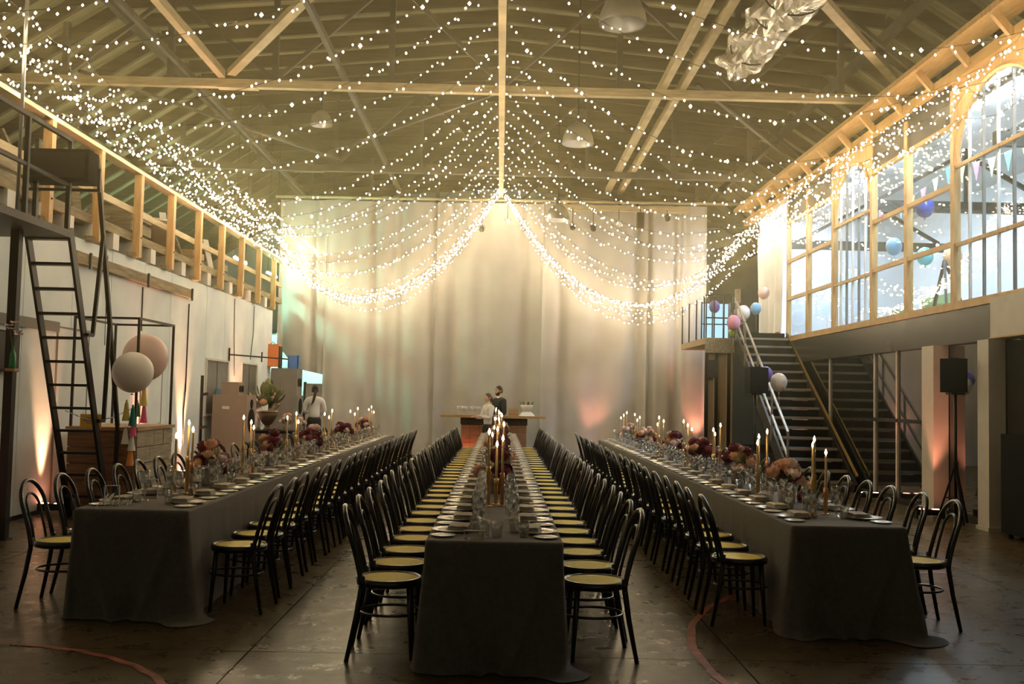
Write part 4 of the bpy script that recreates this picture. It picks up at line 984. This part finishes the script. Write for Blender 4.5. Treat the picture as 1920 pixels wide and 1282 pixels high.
for (key, side_, s, i, xc, y) in PLACES:
    where = '%s from near end, %s side of %s table' % (ORD[i], side_, key); wh2 = where
    g = 'the %s side of the %s table' % (side_, key); z = HT+.0012
    x = xc+s*.262; jy = rr.uniform(-.012, .012); ro = rr.uniform(-.12, .12)
    put('dinner_plate', ME['dinner_plate'], None, (x, y+jy, z), 0, label='white dinner plate under a napkin, '+where, cat='plate', group='dinner plates on '+g)
    put('napkin', ME['napkin'], None, (x-s*.045, y+jy-.005, z+.0195), ro, label='folded taupe linen napkin on a plate, '+where, cat='napkin', group='napkins on '+g)
    put('side_plate', ME['side_plate'], None, (x+s*.045, y+jy-s*-.0+(-.215 if s > 0 else .215)*(1 if s > 0 else -1), z), 0, label='small white side plate, '+where, cat='plate', group='side plates on '+g)
    put('fork', ME['fork'], None, (x+s*.02, y-.150, z), (0 if s < 0 else math.pi), label='gold fork beside the plate, '+wh2, cat='fork', group='forks on '+g)
    put('knife', ME['knife'], None, (x+s*.02, y+.150, z), (0 if s < 0 else math.pi), label='gold knife beside the plate, '+wh2, cat='knife', group='knives on '+g)
    gx = xc+s*(.105+rr.uniform(-.008, .008))
    put('wine_glass', ME['wine_glass'], None, (gx+s*.012, y+.165+rr.uniform(-.02, .02), z), 0, (1, 1, 1.04), label='tall wine glass by the knife, '+where, cat='glass', group='tall wine glasses on '+g)
    put('wine_glass', ME['wine_glass'], None, (gx-s*.012, y+.075+rr.uniform(-.015, .015), z), 0, (.88, .88, .88), label='smaller wine glass, '+where, cat='glass', group='smaller wine glasses on '+g)
    put('water_glass', ME['water_glass'], None, (gx+s*.018, y-.02+rr.uniform(-.02, .02), z), label='clear water tumbler, '+where, cat='glass', group='water tumblers on '+g)

# ------------------------------------------------------------------ candles
ME['stick_base'] = MB().lathe([(.001, 0), (.034, 0), (.034, .006), (.016, .010)], 16).mesh('base', 'brass', True)
def stick(h, m): return MB().lathe([(.0155, .008), (.0155, h-.05), (.0175, h-.045), (.0175, h), (.011, h), (.0105, h-.03)], 14).mesh('tube', m, True)
STK = [(h, stick(h, m), stick(h, 'copper')) for h, m in ((.20, 'brass'), (.25, 'brass'), (.30, 'brass'))]
ME['candle'] = MB().lathe([(.0102, -.02), (.0098, .12), (.0085, .238), (.006, .243), (.001, .243)], 12).mesh('wax', 'wax', True)
ME['wick'] = MB().tube([(0, 0, .242), (.001, 0, .254)], .0012, 5).mesh('wick', 'wick')
ME['flame'] = MB().lathe([(.0005, .247), (.0060, .252), (.0092, .260), (.0085, .270), (.0045, .281), (.0005, .292)], 8).mesh('flame', 'flame_glow', True)
CND = {'left': [8.1, 10.2, 12.4, 14.9, 17.5, 19.8], 'centre': [7.7, 9.7, 11.9, 14.1, 16.5, 18.9, 21.3], 'right': [7.55, 9.15, 11.1, 12.75, 15.0, 17.5, 19.4]}
OFF = [((-.055, -.06), 1), ((.06, -.02), 1), ((.005, .075), 2)]
rr = random.Random(5)
for key, yl in CND.items():
    xc = TB[key][0]
    for j, y in enumerate(yl):
        ks = [0, 1, 2]; rr.shuffle(ks)
        for q, ((dx, dy), _) in enumerate(OFF):
            h, mb_, mc_ = STK[ks[q]]; x, yy = xc+dx+rr.uniform(-.015, .015), y+dy+rr.uniform(-.02, .02); nm = ('front left', 'front right', 'back')[q]
            t = thing('candlestick', '%s brass candlestick of %s candle trio from near end, %s table' % (nm, ORD[j], key), 'candlestick', (x, yy, HT+.0012), 0, 'candlesticks on the %s table' % key)
            put('base', ME['stick_base'], t); put('tube', mc_ if q == 1 else mb_, t)
            t2 = thing('taper_candle', 'lit taper candle, %s of %s trio from near end, %s table' % (nm, ORD[j], key), 'candle', (x, yy, HT+h+.0015), 0, 'lit taper candles on the %s table' % key)
            put('wax', ME['candle'], t2); put('wick', ME['wick'], t2); put('flame', ME['flame'], t2)

# ------------------------------------------------------------------ flower arrangements
def bloom(rings, r, seed, m):
    q = random.Random(seed); b = MB()
    for k in range(rings):
        n = 3+k; ph = math.radians(18+95*k/(rings-1)); rk = r*(.80+.20*k/(rings-1))
        for i in range(n):
            a0 = 2*math.pi*(i+.5*(k % 2))/n+q.uniform(-.2, .2); ex = q.uniform(.9, 1.12)
            def fn(u, v, a0=a0, rk=rk, ph=ph, n=n, ex=ex):
                a = a0+(u-.5)*2*math.pi/n*1.5*(.55+.45*v); e = ph+math.radians(48)*(1-v)-math.radians(30); e = max(e, .02)
                rr_ = rk*ex*(.86+.20*v**2+.05*math.sin(9*u)*v-.10*(2*u-1)**2*v)
                return (rr_*math.sin(e)*math.cos(a), rr_*math.sin(e)*math.sin(a), rr_*math.cos(e)*.85)
            b.grid(fn, 4, 3)
    b.ball((0, 0, -.05*r), r*.72, 8, 6)
    return b.mesh('bloom', m, True)
BLM = [bloom(4, .055, 1, 'peach'), bloom(4, .060, 2, 'burgundy'), bloom(4, .048, 3, 'blush'), bloom(5, .065, 4, 'burgundy'), bloom(4, .052, 5, 'magenta')]
def leafmesh(L, w, m):
    def fn(u, v):
        ww = w*math.sin(math.pi*min(1, .08+.92*v))**.8; return ((2*u-1)*ww, L*v*math.cos(.5*v), L*v*math.sin(.5*v)+.3*ww*abs(2*u-1))
    return MB().grid(fn, 2, 5).mesh('leaf', m, True)
LFM = [leafmesh(.12, .028, 'leaf'), leafmesh(.14, .02, 'olive_leaf'), leafmesh(.11, .03, 'burgundy')]
ME['pot'] = MB().lathe([(.001, .001), (.055, .001), (.058, .01), (.066, .11), (.061, .11), (.054, .02), (.001, .02)], 18).mesh('pot', 'pot_grey', True)
def arrangement(x, y, z, label, seed, sc=1., pal=(0, 1, 1, 2, 3, 0), nb=15, pot=True, group='flower arrangements'):
    q = random.Random(seed); t = thing('flower_arrangement', label, 'flowers', (x, y, z), q.uniform(0, 6.28), group); t.scale = (sc,)*3
    if pot: put('pot', ME['pot'], t)
    for i in range(nb):
        a = i*2.4+q.uniform(-.3, .3); e = q.uniform(.15, 1.45) if i > 2 else 1.3; rad = .105+q.uniform(-.02, .035)
        p = Vector((rad*math.cos(e)*math.cos(a)*1.1, rad*math.cos(e)*math.sin(a)*1.1, .12+rad*math.sin(e)*1.45))
        d = Vector((p.x, p.y, p.z-.09)).normalized(); o = put('bloom', BLM[pal[i % len(pal)]], t, p); o.rotation_euler = d.to_track_quat('Z', 'Y').to_euler(); o.scale = (q.uniform(.75, 1.1),)*3
    for i in range(8):
        a = i*.785+q.uniform(-.3, .3); o = put('leaf', LFM[i % 3], t, (.06*math.cos(a), .06*math.sin(a), .11+.08*q.random())); o.rotation_euler = (q.uniform(-.2, .9), 0, a-1.57)
    return t
FLW = {'left': [8.85, 11.3, 13.7, 16.2, 18.7], 'centre': [8.65, 10.8, 13.0, 15.3, 17.7, 20.1], 'right': [8.3, 10.1, 11.9, 13.9, 16.2, 18.4]}
PAL = {'left': [(0, 1, 3, 2, 1), (4, 4, 1, 2, 0), (1, 4, 2, 3), (1, 3, 2), (1, 2, 0)], 'centre': [(0, 1, 3, 2)]*6, 'right': [(0, 0, 2, 1, 0), (0, 1, 3, 0, 2), (0, 1, 3), (2, 3, 0), (2, 0, 1), (2, 0, 2)]}
DESC = {0: 'peach', 1: 'burgundy', 2: 'blush', 3: 'burgundy', 4: 'magenta'}
for key, yl in FLW.items():
    for j, y in enumerate(yl):
        pal = PAL[key][j]; a, b_ = DESC[pal[0]], next((DESC[p] for p in pal if DESC[p] != DESC[pal[0]]), 'pink')
        arrangement(TB[key][0]+rr.uniform(-.02, .02), y, HT+.0012, 'grey pot of %s and %s flowers, %s from near end, %s table' % (a, b_, ORD[j], key), 50+j+len(key)*7, 1.18, pal)
# little companion bud pots
for key, yl in (('left', [9.35, 14.2]), ('right', [7.95, 9.7, 13.3]), ('centre', [9.15, 13.5])):
    for j, y in enumerate(yl):
        arrangement(TB[key][0]+.07*(-1)**j, y, HT+.0012, 'tiny bud pot with blooms, %s from near end, %s table' % (ORD[j], key), 90+j, .62, (1, 0, 2), 7, group='tiny bud pots')
# big arrangement on the side table
urn = thing('flower_urn', 'broad dark urn on the side table by the speaker stacks', 'urn', (-4.98, 21.5, .752))
MB().lathe([(.001, 0), (.10, 0), (.07, .05), (.05, .10), (.12, .16), (.20, .30), (.22, .40), (.20, .40), (.1, .2), (.001, .17)], 20).build('body', 'hair_brown', urn, True)
MB().lathe([(.215, .39), (.235, .40), (.235, .42), (.20, .42)], 20).build('rim', 'brass', urn, True)
bg_ = arrangement(-4.98, 21.5, .97, 'tall wild arrangement of greenery and pale blooms in the dark urn', 77, 2.0, (2, 2, 0), 14, pot=False)
q = random.Random(9)
for i in range(34):
    a = i*2.4; e = q.uniform(.2, 1.5); o = put('leaf', LFM[i % 2], bg_, (.10*math.cos(a)*math.cos(e), .10*math.sin(a)*math.cos(e), .12+.16*math.sin(e))); o.rotation_euler = (e, 0, a-1.57); o.scale = (1.3,)*3
for i, (dx, s_) in enumerate(((.20, 1.1), (.49, .9))):
    arrangement(-4.75+dx, 21.45, .752, 'pot of pale blooms right of the dark urn, %s from the urn' % ORD[i], 140+i, s_, (2, 2, 2, 0), 12)
vw = thing('white_jug', 'white jug standing behind the urn on the side table', 'jug', (-5.22, 21.66, .752))
MB().lathe([(.001, 0), (.06, 0), (.07, .1), (.045, .24), (.05, .30), (.045, .30), (.04, .24), (.001, .02)], 14).build('body', 'stone_white', vw, True); MB().tube([(.05, 0, .26), (.11, 0, .22), (.10, 0, .12), (.068, 0, .09)], .009, 6).build('handle', 'stone_white', vw, True)

# ------------------------------------------------------------------ table cards
def acrylic_stand(x, y, w, h, rot, label):
    t = thing('menu_stand', label, 'menu holder', (x, y, HT+.0012), rot)
    MB().box(-w/2, w/2, -.002, .002, 0, h).build('panel', 'acrylic', t)
    for sx in (-1, 1): MB().box(sx*w/2-.003, sx*w/2+.003, -.004, .004, 0, h).build('edge', 'chalk_sign', t)
    MB().box(-w/2, w/2, -.004, .004, h-.004, h+.002).build('edge', 'chalk_sign', t); MB().box(-w/2, w/2, -.025, .025, 0, .004).build('foot', 'acrylic', t)
acrylic_stand(-2.745, 7.17, .10, .145, .1, 'clear acrylic menu stand nearest the front of the left table')
acrylic_stand(-2.66, 7.72, .10, .145, .1, 'clear acrylic menu stand behind the first on the left table')
acrylic_stand(-.13, 5.89, .12, .05, 0, 'low clear acrylic card at the near end of the centre table')
acrylic_stand(2.31, 7.40, .10, .13, -.2, 'clear acrylic menu stand at the near end of the right table')
for i, (x, y) in enumerate(((-.075, 6.02), (.0, 5.98), (.16, 6.0))):
    put('water_glass', ME['water_glass'], None, (x, y, HT+.0012), label='clear tumbler at the near end of centre table, %s from left' % ORD[i], cat='glass', group='tumblers at the near end of the centre table')
# cut-out script table name, one bent stroke with two dots
SC = [(-.02,-.08),(.02,.05),(.09,.32),(.10,.15),(.11,.02),(.16,.18),(.22,.33),(.225,.15),(.235,.03),(.28,.05),(.32,.15),(.325,.05),(.35,.01),(.40,.08),(.46,.14),(.42,.15),(.38,.08),(.41,.01),(.46,.07),(.475,.14),(.48,.04),(.51,.01),(.55,.12),(.565,.13),(.57,.01),(.60,.11),(.625,.13),(.635,.01),(.665,.11),(.69,.13),(.70,.02),(.73,.02),(.77,.14),(.78,.03),(.82,.02),(.88,.08)]
pts_ = []
for i in range(len(SC)-1):
    a, b_, c_, d_ = SC[max(0, i-1)], SC[i], SC[i+1], SC[min(len(SC)-1, i+2)]
    for k in range(4):
        t = k/4; pts_.append(tuple(.5*((2*b_[q])+(-a[q]+c_[q])*t+(2*a[q]-5*b_[q]+4*c_[q]-d_[q])*t*t+(-a[q]+3*b_[q]-3*c_[q]+d_[q])*t**3) for q in (0, 1)))
S_ = .275; tl = math.radians(35)
def lift(x, z): z = z+.085; return (S_*(x+.25*z), S_*z*math.sin(tl), S_*z*math.cos(tl))
tn = thing('table_name', 'pale cut-out script table name at the front of the left table', 'sign', (-2.785, 7.01, HT+.006))
MB().tube([lift(*q) for q in pts_], .0042, 6).build('script', 'chalk_sign', tn, True)
for q in ((.335, .23), (.785, .22)): MB().ball(lift(*q), .0055, 8, 6).build('dot', 'chalk_sign', tn, True)

# ================================================================== BAR AND PEOPLE
bc = thing('bar_counter', 'wooden bar counter with wide top before the curtain', 'counter', (-.14, 24.3, 0))
MB().box(-1.27, 1.25, -.32, .30, 1.06, 1.12).build('worktop', 'plank_mid', bc)
MB().box(-.78, .80, -.12, .12, .0, 1.06).build('carcass', 'hair_brown', bc)
for i in range(7): MB().box(-.78+.227*i, -.78+.227*i+.217, -.15, -.122, .02, .88).build('front_plank', 'plank_brown', bc)
MB().box(-.80, .82, -.16, -.122, .90, 1.05).build('apron', 'dark_steel', bc)
for i in range(10):
    x = -1.02+.052*i+(.06 if i > 4 else 0); put('wine_glass', ME['bar_glass'], None, (x, 24.18+.05*(i % 2), 1.1205), 0, (1, 1, .95), label='glass lined up on the bar counter, %s from the left' % ORD[i], cat='glass', group='glasses on the bar counter')
MB().box(-.12, .12, -.09, .09, 0, .17).build('carton', 'plank_mid', None, loc=(.34, 24.3, 1.1205), label='plain wooden box on the bar counter behind the man', cat='box')
cl = MB(); cl.lathe([(.20, 0), (.17, .05), (.11, .10), (.001, .11)], 18); cl.build('folded_cloth', 'shirt_white', None, True, loc=(.66, 24.25, 1.1205), label='mound of white cloth under the bowl on the bar', cat='cloth')
bw = thing('champagne_bowl', 'wide pale bowl of bottles and greenery on the bar counter', 'bowl', (.66, 24.25, 1.232))
MB().lathe([(.001, 0), (.09, 0), (.14, .08), (.16, .16), (.15, .16), (.12, .08), (.001, .02)], 18).build('bowl', 'stone_white', bw, True)
for i in range(9):
    a = i*.7; o = put('leaf', LFM[0 if i % 2 else 1], bw, (.12*math.cos(a), .12*math.sin(a), .14)); o.rotation_euler = (.5, 0, a-1.57)

def skin_obj(name, verts, edges, radii, m, parent, root=0, sub=2):
    me = bpy.data.meshes.new(name); me.from_pydata(verts, edges, []); o = bpy.data.objects.new(name, me); C.objects.link(o); me.materials.append(MATS[m])
    md = o.modifiers.new('skin', 'SKIN'); md.use_smooth_shade = True
    for i, r in enumerate(radii):
        sv = me.skin_vertices[0].data[i]; sv.radius = (r, r) if not isinstance(r, tuple) else r; sv.use_root = (i == root)
    o.modifiers.new('sub', 'SUBSURF').levels = sub; o.modifiers['sub'].render_levels = sub
    bpy.context.view_layer.update()
    nm = bpy.data.meshes.new_from_object(o.evaluated_get(bpy.context.evaluated_depsgraph_get())); bpy.data.objects.remove(o)
    nm.name = name; nm.materials.clear(); nm.materials.append(MATS[m]); nm.polygons.foreach_set('use_smooth', [True]*len(nm.polygons))
    return put(name, nm, parent)
def person(loc, rot, h, skin, top, bottom, hair, label, style, arms, wide=1.):
    # local frame: facing -y, x to the person's left
    t = thing('person', label, 'person', loc, rot); k = h/1.75; t.scale = (k, k, k)
    V = [(0,0,.95),(0,.0,1.12),(0,.005,1.30),(0,.01,1.43),(0,.005,1.50),(0,-.01,1.58)]; E = [(0,1),(1,2),(2,3),(3,4),(4,5)]; Rr = [(.125*wide,.085),(.11*wide,.08),(.13*wide,.09),(.085*wide,.065),(.052,.052),(.052,.055)]; TR = [(.165*wide,.122),(.142*wide,.110),(.172*wide,.125),(.135*wide,.095)]
    hands = []
    for s in (-1, 1):
        el, wr_ = arms[0 if s < 0 else 1]; b = len(V)
        sh = (s*.185*wide, .01, 1.405)
        tip = Vector(wr_)+(Vector(wr_)-Vector(el)).normalized()*.085
        V += [sh, el, wr_, tuple(tip)]; E += [(3, b), (b, b+1), (b+1, b+2), (b+2, b+3)]; Rr += [.045, .034, .028, (.036, .018)]
        hands.append((s, Vector(el), Vector(wr_), tip))
        for j, (x, y, z, r) in enumerate(((s*.09, 0, .88, .07), (s*.10, -.01, .50, .05), (s*.10, .02, .10, .036), (s*.105, -.06, .045, .036), (s*.11, -.15, .03, .03))):
            V.append((x, y, z)); Rr.append(r); E.append((0 if j == 0 else len(V)-2, len(V)-1))
    skin_obj('body', V, E, Rr, skin, t)
    # clothing follows the same joints, a little wider
    tv = [(0, 0, .92)]+V[1:4]; te = E[:3]; tr_ = list(TR); tv = tv+[(0, .006, 1.505)]; te = te+[(3, 4)]; tr_ += [(.066, .064)]
    for s in (0, 1):
        sh, el, wr_ = V[6+9*s], V[7+9*s], V[8+9*s]; b = len(tv); tv += [sh, el, tuple(Vector(el).lerp(Vector(wr_), .92))]; te += [(3, b), (b, b+1), (b+1, b+2)]; tr_ += [.078, .056, .043]
    skin_obj('jacket' if top == 'suit_black' else 'shirt', tv, te, tr_, top, t)
    lv = [(0, 0, 1.03), (0, 0, .93)]; le = [(0, 1)]; lr = [(.150*wide, .115), (.178*wide, .130)]
    for s in (-1, 1):
        b = len(lv); lv += [(s*.09, 0, .86), (s*.10, -.008, .5), (s*.102, .018, .1)]; le += [(1, b), (b, b+1), (b+1, b+2)]; lr += [.112, .080, .064]
    skin_obj('trousers', lv, le, lr, bottom, t)
    for s in (-1, 1):
        MB().lathe([(.001, 0), (.046, 0), (.05, .03), (.04, .07), (.001, .085)], 12, (s*.105, -.06, .0), .95, 2.5).build('shoe', 'rubber', t, True)
    # hands: fingers and thumb
    for s, el, wr_, tip in hands:
        d = (tip-wr_).normalized(); a = d.cross(Vector((0, 0, 1))); a = a.normalized() if a.length > .1 else Vector((1, 0, 0)); n_ = a.cross(d)
        for i, (o_, L) in enumerate(((-.026, .065), (-.009, .078), (.009, .072), (.026, .055))):
            p = tip+a*o_-d*.01; MB().tube([p, p+d*L*.5-n_*.008, p+d*L*.85-n_*.03], [.0095, .009, .007], 6).build('finger', skin, t, True)
        p = wr_+d*.03+a*.03*s; MB().tube([p, p+d*.03+a*.025*s, p+d*.06+a*.028*s-n_*.012], [.012, .0105, .008], 6).build('thumb', skin, t, True)
    # head with a face
    hd = MB(); hz = 1.645
    def hfn(u, v):
        a = 2*math.pi*u; e = math.pi*(v-.5); ce = math.cos(e); x = .073*ce*math.cos(a); y = .092*ce*math.sin(a); z = .115*math.sin(e)
        if z < 0: x *= 1-.30*(-z/.115)**1.3; y *= 1-.12*(-z/.115)
        if z < -.03 and y < 0: y -= .010
        return (x, y-.012, hz+z)
    hd.grid(hfn, 24, 16); head = hd.build('head', skin, t, True)
    MB().tube([(0, -.098, hz+.022), (0, -.122, hz-.022), (0, -.104, hz-.034)], [.008, .014, .008], 8).build('nose', skin, head, True)
    for s in (-1, 1):
        MB().ball((s*.03, -.094, hz+.014), .0095, 8, 6).build('eye', 'eye', head, True); MB().bar((s*.015, -.103, hz+.036), (s*.046, -.092, hz+.037), .008, .006).build('eyebrow', hair, head)
        MB().ball((s*.075, .0, hz-.002), .02, 8, 6, .4, .8, 1.4).build('ear', skin, head, True)
    MB().bar((-.022, -.099, hz-.058), (.022, -.099, hz-.058), .008, .009).build('mouth', 'lip', head)
    hb = MB()
    def hair_fn(u, v):
        a = 2*math.pi*u; front = max(0, -math.sin(a)); e0 = -.45+1.05*front**.7; e = e0+(math.pi/2-e0)*v; ce = math.cos(e)
        return (.080*ce*math.cos(a), .100*ce*math.sin(a)-.006, hz+.004+.124*math.sin(e))
    hb.grid(hair_fn, 24, 10); hr = hb.build('hair', hair, t, True)
    if style == 'pony':
        MB().tube([(0, .085, hz+.03), (0, .13, hz+.0), (.02, .14, hz-.12), (.05, .13, hz-.26), (.09, .10, hz-.36)], [.02, .032, .036, .03, .008], 10).build('ponytail', hair, hr, True)
        MB().ball((0, .095, hz+.06), .055, 10, 8).build('bun', hair, hr, True)
    if style == 'bob': MB().tube([(0, .08, hz+.02), (0, .10, hz-.06), (0, .09, hz-.11)], [.05, .055, .03], 10).build('bun', hair, hr, True)
    if style == 'beard':
        bb = MB()
        def bfn(u, v):
            a = math.pi*(1+u); s_ = -math.sin(a); e = -.15-.42*max(0, s_)**2-(1.15-.40*max(0, s_)**2)*v; ce = math.cos(e); return (.077*ce*math.cos(a)*.95, .102*ce*math.sin(a)-.018, hz-.006+.126*math.sin(e))
        bb.grid(bfn, 14, 6); bb.build('beard', hair, head, True)
    if top == 'suit_black':
        MB().lathe([(.062, 0), (.056, .03), (.053, .03)], 14, (0, 0, 1.475)).build('collar', 'shirt_white', t, True)
    return t
person((-4.50, 24.3, 0), math.radians(200), 1.74, 'skin', 'shirt_white', 'suit_black', 'hair_dark', 'person in white shirt with a long dark ponytail, seen from behind by the doorway', 'pony',
       (((-.26, .02, 1.13), (-.16, -.20, 1.06)), ((.27, .02, 1.13), (.12, -.22, 1.10))))
person((-.27, 23.55, 0), math.radians(-62), 1.64, 'skin_pale', 'shirt_white', 'suit_black', 'hair_brown', 'person in a white shirt standing at the bar facing left', 'bob',
       (((-.24, -.06, 1.14), (-.17, -.28, 1.16)), ((.24, -.06, 1.14), (.14, -.28, 1.18))), .9)
person((-.02, 25.0, 0), math.radians(-58), 1.83, 'skin', 'suit_black', 'suit_black', 'hair_dark', 'bearded person in a black suit standing behind the bar', 'beard',
       (((-.26, .0, 1.12), (-.24, -.10, .90)), ((.26, .0, 1.12), (.22, -.16, .96))))

# ================================================================== HAZE
hz_m = bpy.data.materials.new('warm_haze'); hz_m.use_nodes = True; nt = hz_m.node_tree; nt.nodes.clear()
sc_ = nt.nodes.new('ShaderNodeVolumeScatter'); sc_.inputs['Density'].default_value = .015; sc_.inputs['Anisotropy'].default_value = .7; sc_.inputs['Color'].default_value = (1, .87, .48, 1)
ou = nt.nodes.new('ShaderNodeOutputMaterial'); nt.links.new(sc_.outputs[0], ou.inputs['Volume']); MATS['warm_haze'] = hz_m
ge = nt.nodes.new('ShaderNodeNewGeometry'); sx_ = nt.nodes.new('ShaderNodeSeparateXYZ'); nt.links.new(ge.outputs['Position'], sx_.inputs[0])
mr_ = nt.nodes.new('ShaderNodeMapRange'); mr_.interpolation_type = 'SMOOTHSTEP'; mr_.inputs[1].default_value = .8; mr_.inputs[2].default_value = 4.6; mr_.inputs[3].default_value = 0.0; mr_.inputs[4].default_value = .017
nt.links.new(sx_.outputs[2], mr_.inputs[0]); nt.links.new(mr_.outputs[0], sc_.inputs['Density'])
MB().box(-5.5, 6.0, 4.5, 25.7, 0.8, 7.6).build('haze', 'warm_haze', None, kind='stuff', label='thin warm haze hanging under the fairy lights', cat='haze')
